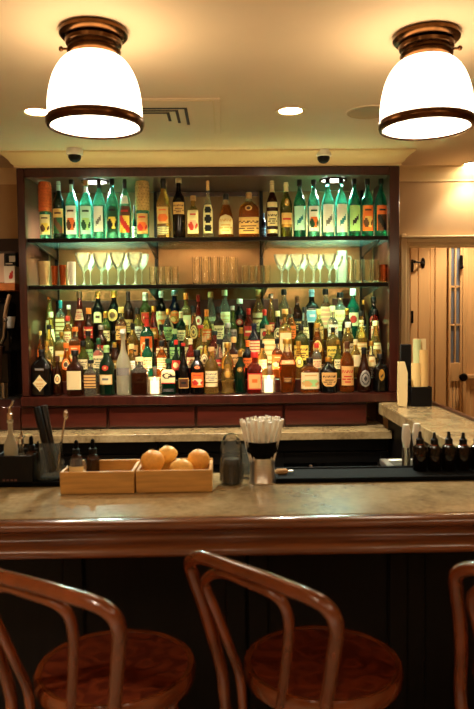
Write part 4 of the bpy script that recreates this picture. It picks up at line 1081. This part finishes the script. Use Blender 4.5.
def citrus(px, py, rpx, mat, label, Y, kind='orange', el=1.0, rz=0):
    p = at(px, py, Y); r = rpx*PX(Y)
    def fn(d): return 1+.018*math.sin(7*d.x+3*d.z)+(.10*max(0, abs(d.x)-.86)/.14 if kind == 'lemon' else 0)
    t = thing(kind, label, 'fruit', p, rz, 'citrus in the pine box')
    MB().ico((0, 0, 0), r*el, r, r*.98, 26, 16, fn).build('peel', mat, t)
    MB().lathe([(0, .0), (.004, .0), (.0035, .002), (0, .003)], 10, 0, 0, r*.965).build('stem_scar', pbr('stem_scar', (.55, .42, .16), .8), t)
    return t
yb = b2[1]
citrus(152.5, 461.5, 12.0, M_peel_o, 'large orange at the left in the pine box', yb+.060)
citrus(167.5, 454, 8.6, M_peel_y, 'small yellow fruit perched at the back behind the large orange', yb+.112, 'lemon', 1.12, .4)
citrus(181.5, 468, 9.6, M_peel_y, 'pale yellow lemon low in the middle of the pine box', yb+.052, 'lemon', 1.18, -.3)
citrus(198.5, 460, 11.2, M_peel_o, 'orange at the right end of the pine box', yb+.092)
citrus(176, 470, 8.0, M_peel_o, 'small orange wedged at the front between large orange and lemon', yb+.026) if 0 else None
def dropper(px, top, base_z, w, Y, label, mat='brown', capmat=None):
    p = at(px, top, Y); r = w/2*PX(Y); H = p.z-base_z
    t = thing('dropper_bottle', label, 'bottle', (p.x, Y, base_z), 0, 'dark dropper bottles')
    hb = H*.66
    MB().lathe([(0, 0), (r*.94, 0), (r, .003), (r, hb*.82), (r*.9, hb*.92), (r*.55, hb*.985), (r*.48, hb), (r*.48, hb+.008), (0, hb+.008)], 24).build('glass_body', GLASS[mat], t)
    MB().lathe([(r*.50, hb+.002), (r*.62, hb+.002), (r*.62, hb+H*.13), (r*.45, hb+H*.14), (0, hb+H*.14)], 18).build('collar', M_black, t)
    MB().lathe([(r*.36, hb+H*.14), (r*.38, hb+H*.24), (r*.30, H*.97), (r*.16, H), (0, H)], 16).build('rubber_bulb', M_rubber, t)
    return t
zbx = ZBAR+.0092
dropper(76, 440, zbx, 12, b1[1]+.100, 'amber dropper bottle behind the round jar in the left pine box')
dropper(92.5, 439, zbx, 13, b1[1]+.085, 'amber dropper bottle right of the round jar in the left pine box')
p = at(78, 459.5, b1[1]+.05); h = p.z-zbx; r = 9.8*PX(b1[1]+.05)
t = thing('glass_jar', 'small round glass jar with a pale label in the left pine box', 'jar', (p.x, b1[1]+.046, zbx))
MB().lathe([(0, 0), (r*.92, 0), (r, .004), (r, h*.82), (r*.9, h*.93), (r*.86, h), (r*.8, h), (r*.84, h*.9), (r*.93, h*.8), (r*.9, .006), (0, .005)], 26).build('jar_body', M_cutglass, t)
MB().lathe([(0, .007), (r*.88, .007), (r*.88, h*.6), (0, h*.6)], 22).build('contents', pbr('pale_syrup', (.82, .70, .50), .3), t)
v = []; f = []
for j in range(2):
    for i in range(11):
        a = -PI/2+(i/10*2-1)*.8; v.append((math.cos(a)*(r+.0008), math.sin(a)*(r+.0008), h*(.42+.40*j)))
MB().add(v, [(i, i+1, i+12, i+11) for i in range(10)], 0, True).build('paper_label', paper('cream'), t)

# ------------------------------------------------------------------ straws in a steel cup, beakers
YS = on(262, 485.5, ZBAR).y+.037
p = at(262, 454, YS); zc0 = p.z-ZBAR; r = 12.6*PX(YS)
cup = thing('straw_cup', 'brushed steel cup with a black collar full of white straws', 'cup', (p.x, YS, ZBAR+.0006))
MB().lathe([(0, 0), (r*1.06, 0), (r*1.08, .003), (r*1.0, .007), (r, zc0-.004), (r*1.04, zc0), (r*.97, zc0), (r*.94, .009), (0, .008)], 36).build('cup_body', M_steel, cup)
zk = at(262, 440.5, YS).z-ZBAR
MB().lathe([(r*.93, zc0-.02), (r*1.05, zc0+.001), (r*1.20, zc0+.007), (r*1.33, zk), (r*1.28, zk), (r*1.14, zc0+.006), (r*.90, zc0-.02)], 36).build('black_collar', M_rubber, cup)
zs_ = at(262, 418.5, YS).z-ZBAR
rs = random.Random(5)
k = 0
for ring, n in ((0, 3), (1, 6), (2, 11), (3, 18)):
    for i in range(n):
        a = 2*PI*i/n+ring*.3
        rb = (.0045, .0085, .0145, .0215)[ring]; rt_ = (.009, .024, .042, .0595)[ring]
        base = Vector((rb*math.cos(a), rb*math.sin(a), .012)); tip = Vector((rt_*math.cos(a), rt_*math.sin(a)*.8, zs_+rs.uniform(-.004, .005)-(.004 if ring == 3 else 0)))
        # keep each straw inside the collar where it passes
        o = MB().tube([base, tip], [.0034, .0046], 10).build('straw', M_straw)
        o.location = cup.location
        tag(o, 'white paper straw fanning out of the brushed steel cup', 'straw', 'white straws in the steel cup'); k += 1
def beaker(px, top, base, w, Y, label, dark, domed=True):
    p = at(px, top, Y); z0 = ZBAR+.0006; H = p.z-z0; r = w/2*PX(Y)
    t = thing('mixing_glass', label, 'glass', (p.x, Y, z0), 0)
    if domed: prof = [(r*1.0, 0), (r*1.02, .004), (r, H*.35), (r*.98, H*.66), (r*.88, H*.84), (r*.62, H*.96), (r*.25, H), (0, H), (0, H-.012), (r*.5, H*.88), (r*.82, H*.76), (r*.92, H*.6), (r*.93, .004)]
    else: prof = [(0, 0), (r*.95, 0), (r, .005), (r, H), (r*.95, H), (r*.93, .014), (0, .012)]
    MB().lathe(prof, 14).build('glass_wall', M_cutglass, t, 10)
    c = MB()
    for i in range(14):
        a = 2*PI*(i+.5)/14
        for j in range(3): c.ico((math.cos(a)*r*.99, math.sin(a)*r*.99, H*(.10+.12*j)), .004, .004, .010, 6, 4)
    c.build('cut_pattern', M_cutglass, t, 10)
    if dark:
        if domed:
            tag_ = MB().lathe([(0, .003), (r*.80, .003), (r*.84, H*.3), (r*.70, H*.5), (0, H*.52)], 20); tag_.build('dark_liner', pbr('dark_liner', (.04, .025, .02), .3), t)
    return t
beaker(231, 433.5, 483, 22, YS-.010, 'clear cut mixing glass upside down on the bar beside the straw cup', True)
beaker(246.5, 444, 480, 12, YS+.055, 'small clear cut glass behind the upturned mixing glass', False, False)
p = on(280, 470, ZMAT)
t = thing('bottle_opener', 'small tan handled tool lying on the mat beside the steel cup', 'bar tool', (p.x+.002, YK+.075, ZMAT+.0003), .2)
MB().bev(-.022, .018, -.008, .008, 0, .016, .005).build('tan_handle', pbr('tan_handle', (.72, .56, .36), .5), t)
MB().tube([(.018, 0, .008), (.034, 0, .008)], .003, 8).build('metal_tip', M_steel, t)

# ------------------------------------------------------------------ left foreground: caddy, bottles, muddlers
YG2 = YK+.062
q0, q1 = at(2, 470, YG2), at(38.5, 470, YG2)
cz = at(20, 455.5, YG2-.05).z-ZMAT
cx = (q0.x+q1.x)/2; cw = (q1.x-q0.x)/2
t = thing('bottle_caddy', 'black open caddy at the left end of the bar holding bottles', 'caddy', (cx, YG2, ZMAT+.0004))
D = .058
MB().bev(-cw, cw, -D, -D+.006, 0, cz, .002).bev(-cw, cw, D-.006, D, 0, cz, .002).bev(-cw, -cw+.006, -D+.006, D-.006, 0, cz, .002).bev(cw-.006, cw, -D+.006, D-.006, 0, cz, .002).build('caddy_wall', M_black, t)
MB().box(-cw+.006, cw-.006, -D+.006, D-.006, 0, .005).build('caddy_base', M_black, t)
g = MB()
for i in range(4): g.bev(-cw*.62+i*.011, -cw*.62+i*.011+.007, -D-.0012, -D+.0005, .008, .013, .0004)
g.build('printed_mark', pbr('caddy_print', (.40, .25, .22), .5), t)
zin = ZMAT+.006
def pour_bottle(px, top, w, Y, glass, label, spout=True, H=None):
    p = at(px, top, Y); r = w/2*PX(Y); H = p.z-zin
    t = thing('pour_bottle', label, 'bottle', (p.x, Y, zin), 0)
    hb = H*.50; hn = H*.72
    MB().lathe([(0, 0), (r*.95, 0), (r, .004), (r, hb*.78), (r*.9, hb*.92), (r*.55, hb*1.05), (r*.36, hb*1.18), (r*.34, hn), (r*.44, hn+.001), (r*.44, hn+.008), (r*.34, hn+.009), (0, hn+.009)], 22).build('glass_body', GLASS[glass], t)
    MB().lathe([(r*.36, hn+.009), (r*.48, hn+.010), (r*.48, hn+.026), (r*.26, hn+.03), (0, hn+.03)], 16).build('pourer_collar', M_chrome, t)
    MB().tube([(0, 0, hn+.028), (0, 0, hn+.045), (.004, 0, H*.93), (.010, 0, H)], [.0055, .005, .004, .0035], 10).build('pour_spout', M_chrome, t)
    return t
pour_bottle(9.6, 401, 13.5, YG2-.016, 'frost', 'pale glass bottle with metal pour spout in the black caddy')
pour_bottle(21, 436, 12, YG2+.026, 'clear', 'small clear bottle with short metal pourer in the black caddy')
dropper(31, 436, zin, 12, YG2-.012, 'little dark bottle with black bulb at the right of the black caddy')
# muddler glass with two black muddlers and a spoon
YM = YK+.052
p0, p1 = at(37, 441.5, YM), at(62.5, 441.5, YM)
zg = ZMAT+.0004
t = thing('mixing_glass', 'cut mixing glass holding black muddlers left of the pine box', 'glass', ((p0.x+p1.x)/2, YM, zg))
r = (p1.x-p0.x)/2; H = p0.z-zg
MB().lathe([(0, 0), (r*.92, 0), (r*.96, .006), (r*.97, H*.9), (r, H), (r*.96, H), (r*.92, H*.88), (r*.88, .016), (0, .014)], 28).build('glass_wall', M_cutglass, t)
c = MB()
for i in range(16):
    a = 2*PI*i/16
    for j in range(4): c.ico((math.cos(a)*r*.97, math.sin(a)*r*.97, .010+.013*j), .0055, .0055, .0065, 6, 4)
c.build('cut_pattern', M_cutglass, t, 10)
mc = t.location
def stick(name, ptop, ptip, rr, mat, label, cat, dy0=0, dy1=0):
    a = at(ptop[0], ptop[1], YM+dy0); b = at(ptip[0], ptip[1], YM+dy1)
    b.z = max(b.z, zg+.024)
    d = (a-b)
    t = thing(name, label, cat, b)
    MB().tube([(0, 0, 0), d*.02, d*.5, d*.98, d], [rr*.85, rr, rr*.96, rr, rr*.8], 16).build('shaft', mat, t)
    return t
stick('muddler', (36.5, 407), (52, 474), .0105, M_black, 'black muddler leaning left in the cut mixing glass', 'muddler', -.004, -.010)
stick('muddler', (43.5, 405.5), (56, 474), .0105, pbr('black_ribbed_plastic', (.06, .055, .05), .3), 'black muddler leaning behind the first one in the cut mixing glass', 'muddler', .020, .016)
a = at(66, 413, YM+.0); b = at(57, 470, YM+.004)
t = thing('bar_spoon', 'thin pale metal bar spoon standing in the cut mixing glass', 'spoon', b)
d = a-b
MB().tube([(0, 0, 0), d*.5, d*.93], .003, 8).build('handle', M_chrome, t)
MB().ico(d*.965, .0075, .0035, .015, 12, 8).build('bowl', M_chrome, t)

# ------------------------------------------------------------------ right foreground: black dropper bottles, capped bottles
for i, (px, w) in enumerate(((420, 14.2), (434.4, 14.2), (448.8, 14.2), (463.2, 14.2), (477.6, 14.2))):
    Y = YK+.105
    p = at(px, 431.5+(i % 2)*.8, Y); r = w/2*PX(Y); H = p.z-ZMAT
    t = thing('dasher_bottle', 'black glass bottle with narrow top, '+place_words(i, 5)+' in the row on the right mat', 'bottle', (p.x, Y, ZMAT+.0004), 0, 'black bottles on the right mat')
    hb = H*.66
    MB().lathe([(0, 0), (r*.94, 0), (r, .003), (r, hb*.84), (r*.92, hb*.93), (r*.62, hb*.99), (r*.45, hb*1.02), (r*.42, hb*1.06), (0, hb*1.06)], 26).build('glass_body', pbr('black_brown_glass', (.045, .022, .014), .10), t)
    MB().lathe([(r*.44, hb*1.03), (r*.56, hb*1.03), (r*.54, hb*1.22), (r*.40, hb*1.25), (r*.26, hb*1.32), (r*.22, H*.97), (r*.12, H), (0, H)], 18).build('dasher_top', M_black, t)
    MB().lathe([(r*.46, hb*1.0), (r*.60, hb*1.005), (r*.60, hb*1.028), (r*.46, hb*1.028)], 18).build('neck_ring', M_copper, t)
for i, (px, top, w) in enumerate(((411.5, 424.5, 9), (422.5, 423.5, 9))):
    Y = YE+.075 if False else YK+.138
    # these stand on the ice bin rim level ledge behind the mat
    p = at(px, top, YE+.05); z0 = .931
    t = thing('capped_bottle', 'clear bottle under a white plastic cap behind the black bottles, '+('left' if i == 0 else 'right')+' one', 'bottle', (p.x, by0+.014, z0), 0, 'white capped bottles')
    p = at(px, top, by0+.014); H = p.z-z0; r = .0135
    MB().lathe([(0, 0), (r*.95, 0), (r, .004), (r, H*.62), (r*.8, H*.70), (r*.7, H*.72), (0, H*.72)], 20).build('glass_body', GLASS['clear'], t)
    MB().lathe([(r*.74, H*.715), (r*.98, H*.80), (r*1.05, H*.82), (r*1.0, H*.92), (r*.75, H), (0, H)], 20).build('white_cap', M_white, t)

# ------------------------------------------------------------------ menu holder on the side counter
YMH = 3.62
a = at(402, 345, YMH); b = at(429, 406, YMH)
zt_ = a.z-ZBAR; w0 = at(413, 345, YMH).x; 
t = thing('menu_holder', 'tall black stand holding cream menus on the side counter', 'menu holder', (at(417, 400, YMH).x, YMH, ZBAR+.0006))
ox = t.location.x
X = lambda px: at(px, 380, YMH).x-ox
Zp = lambda py: at(417, py, YMH).z-ZBAR
MB().bev(X(401.5), X(413), .03, .045, 0, Zp(344.5), .004).build('tall_back', M_black, t)
MB().bev(X(408.5), X(429), -.055, -.048, 0, Zp(386), .002).bev(X(408.5), X(429), .020, .029, 0, Zp(380), .002).bev(X(408.5), X(410), -.048, .020, 0, Zp(386), .002).bev(X(427.5), X(429), -.048, .020, 0, Zp(386), .002).box(X(410), X(427.5), -.048, .020, 0, .006).build('front_pocket', M_black, t)
def sheet(px0, px1, top, yoff, label, colr, bow=.012, tip=0):
    m_ = pbr('menu_'+'_'.join(str(int(c*100)) for c in colr), colr, .6)
    w = (X(px1)-X(px0)); z0 = .0075; z1 = Zp(top)
    v = []; f = []
    nx = 8
    for s in (0, 1):
        for j in range(2):
            for i in range(nx+1):
                u = i/nx
                v.append((X(px0)+w*u+tip*j, yoff-bow*math.sin(PI*u)+.0035*s+(.012*j), z0+(z1-z0)*j))
    k = nx+1
    for i in range(nx):
        f.append((i, i+1, k+i+1, k+i)); f.append((2*k+i+1, 2*k+i, 3*k+i, 3*k+i+1)); f.append((k+i, k+i+1, 3*k+i+1, 3*k+i)); f.append((i+1, i, 2*k+i, 2*k+i+1))
    f.append((0, k, 3*k, 2*k)); f.append((nx, 2*k+nx, 3*k+nx, k+nx))
    o = MB().add(v, f).build('menu_card', m_); o.location = t.location
    tag(o, label, 'menu', 'menus in the black stand')
sheet(413.5, 421, 339.5, -.004, 'pale green folded menu card in the black stand', (.80, .84, .60), .006)
sheet(414, 427, 339, .010, 'cream menu card at the back of the black stand', (.93, .84, .62), .004)
sheet(410.5, 419.5, 363, -.026, 'short cream menu card at the left front of the black stand', (.92, .80, .52), .006)
sheet(419, 427, 350, -.018, 'tan menu card at the right front of the black stand', (.88, .72, .44), .006)
# cream stack leaning against the left of the holder
v = []
prof = [(398.2, 361), (404.3, 361), (407.2, 372), (407, 400.5), (406, 406), (399, 405), (397.8, 398)]
cn = thing('napkin_stack', 'curved cream paper stack standing left of the black menu stand', 'paper', (at(403, 405, YMH-.06).x, YMH-.03, ZBAR+.0006))
pts = [(at(px, 380, YMH-.05).x-cn.location.x, at(403, py, YMH-.05).z-ZBAR) for px, py in prof]
zmin = min(z for x, z in pts); pts = [(x, z-zmin) for x, z in pts]
n = len(pts); vv = [(x, -.03, z) for x, z in pts]+[(x, -.005, z) for x, z in pts]
MB().add(vv, [tuple(range(n)), tuple(range(2*n-1, n-1, -1))]+[(i, (i+1) % n, n+(i+1) % n, n+i) for i in range(n)]).build('paper_sheets', pbr('ivory_paper', (.91, .82, .60), .6), cn)

# ------------------------------------------------------------------ bentwood bar stools
SC = Vector((.195, 1.56, 0)); ZSEAT = .742
sc_px = at(323, 668, 1.55)
SC.x = sc_px.x
def smooth_path(P, n=6, closed=False):
    P = [Vector(p) for p in P]; out = []
    for i in range(len(P)-1):
        p0 = P[max(i-1, 0)]; p1 = P[i]; p2 = P[i+1]; p3 = P[min(i+2, len(P)-1)]
        for k in range(n):
            t = k/n
            out.append(.5*((2*p1)+(p2-p0)*t+(2*p0-5*p1+4*p2-p3)*t*t+(3*p1-p0-3*p2+p3)*t**3))
    out.append(P[-1]); return out
ZTOP = 1.055
A = on(192, 560, ZTOP); B = on(336, 612, ZTOP)      # ends of the top rail
# plane of the back: through A, B and the foot midpoint on the rear of the seat
mid = (A+B)/2; back_dir = Vector((mid.x-SC.x, mid.y-SC.y, 0)).normalized()
foot = Vector((SC.x, SC.y, 0))+back_dir*.192; foot.z = ZSEAT-.02
nrm = (B-A).cross(foot-A).normalized()
def onplane(px, py, off=0):
    d = ray(px, py); t = ((A+nrm*off)-CAM).dot(nrm)/d.dot(nrm); return CAM+d*t
outer = [(241, 745), (234, 728), (228, 709), (222, 672), (214, 640), (204, 606), (194, 577), (190.5, 564), (195, 558), (207, 558.5), (237, 569), (265, 579), (290, 589), (308, 596), (324, 605), (334, 617), (336.5, 632), (334, 652), (330, 680), (326, 709), (322, 735)]
inner = [(258, 742), (249, 709), (240, 678), (230, 648), (217, 614), (207, 590), (206, 580), (214, 574), (228, 574), (247, 582), (270, 592), (283, 603), (288.5, 620), (288, 645), (284, 680), (280, 709), (277, 742)]
stool = thing('bar_stool', 'bentwood bar stool with looped back in the middle, reddish seat', 'bar stool', (SC.x, SC.y, 0), 0, 'bentwood bar stools')
loc = lambda p: p-Vector((SC.x, SC.y, 0))
def hoop(pts, r, name, feet):
    P = [loc(onplane(*p)) for p in pts]
    P = [p for p in P if p.z > ZSEAT-.035]
    f0, f1 = [[Vector(q) for q in f] for f in feet]
    P = smooth_path(f0[::-1]+P+f1, 6)
    MB().tube(P, r, 14).build(name, M_stool, stool)
def rim_pt(p, r, z):
    q = Vector((p.x, p.y, 0)).normalized()*r; q.z = z; return q
lo = [loc(onplane(*p)) for p in outer]; li = [loc(onplane(*p)) for p in inner]
lo = [p for p in lo if p.z > ZSEAT-.035]; li = [p for p in li if p.z > ZSEAT-.035]
def leg_pts(p):
    return [rim_pt(p, max(.212, p.xy.length*.97), .66), rim_pt(p, .205, .48), rim_pt(p, .212, .25), rim_pt(p, .235, 0.004)]
hoop(outer, .0138, 'back_hoop', (leg_pts(lo[0]), leg_pts(lo[-1])))
def tuck(p, s): 
    return [rim_pt(p, .200, .62), rim_pt(p, .190, .46), rim_pt(p, .184, .302)]
hoop(inner, .0105, 'inner_hoop', (tuck(li[0], 1), tuck(li[-1], 1)))
RS = .184
MB().lathe([(0, ZSEAT-.004), (RS*.55, ZSEAT-.003), (RS*.84, ZSEAT), (RS*.90, ZSEAT+.002), (RS*.90, ZSEAT-.012), (0, ZSEAT-.014)], 48).build('seat', M_seat, stool)
MB().lathe([(RS*.895, ZSEAT-.030), (RS*.98, ZSEAT-.032), (RS*1.0, ZSEAT-.022), (RS*1.0, ZSEAT-.004), (RS*.975, ZSEAT+.005), (RS*.93, ZSEAT+.006), (RS*.90, ZSEAT+.003)], 56).build('seat_rim', M_stool, stool)
bd = math.atan2(back_dir.y, back_dir.x)
for a in (140, 220):
    c, s = math.cos(bd+R(a)), math.sin(bd+R(a))
    MB().tube(smooth_path([(c*.145, s*.145, ZSEAT-.031), (c*.155, s*.155, .55), (c*.175, s*.175, .28), (c*.205, s*.205, 0)], 4), [.0165]*9+[.0145]*4, 12).build('leg', M_stool, stool)
MB().tube([(math.cos(2*PI*i/36)*.184, math.sin(2*PI*i/36)*.184, .30) for i in range(36)], .010, 10, closed=True).build('foot_ring', M_stool, stool)
s2x = at(115.5, 668, 1.55).x
dup(stool, (s2x, SC.y, 0), R(15), 'bentwood bar stool with looped back at the left, cut by the frame')
dup(stool, (SC.x+.515, SC.y-.085, 0), 0, 'bentwood bar stool at the right edge, only its back showing')

# ------------------------------------------------------------------ world, exposure
w = bpy.data.worlds.new('world'); bpy.context.scene.world = w; w.use_nodes = True
w.node_tree.nodes['Background'].inputs[0].default_value = (1, .75, .5, 1)
w.node_tree.nodes['Background'].inputs[1].default_value = .02
vs = bpy.context.scene.view_settings
vs.view_transform = 'Standard'; vs.look = 'None'; vs.exposure = 2.05; vs.gamma = 1; vs.use_curve_mapping = False
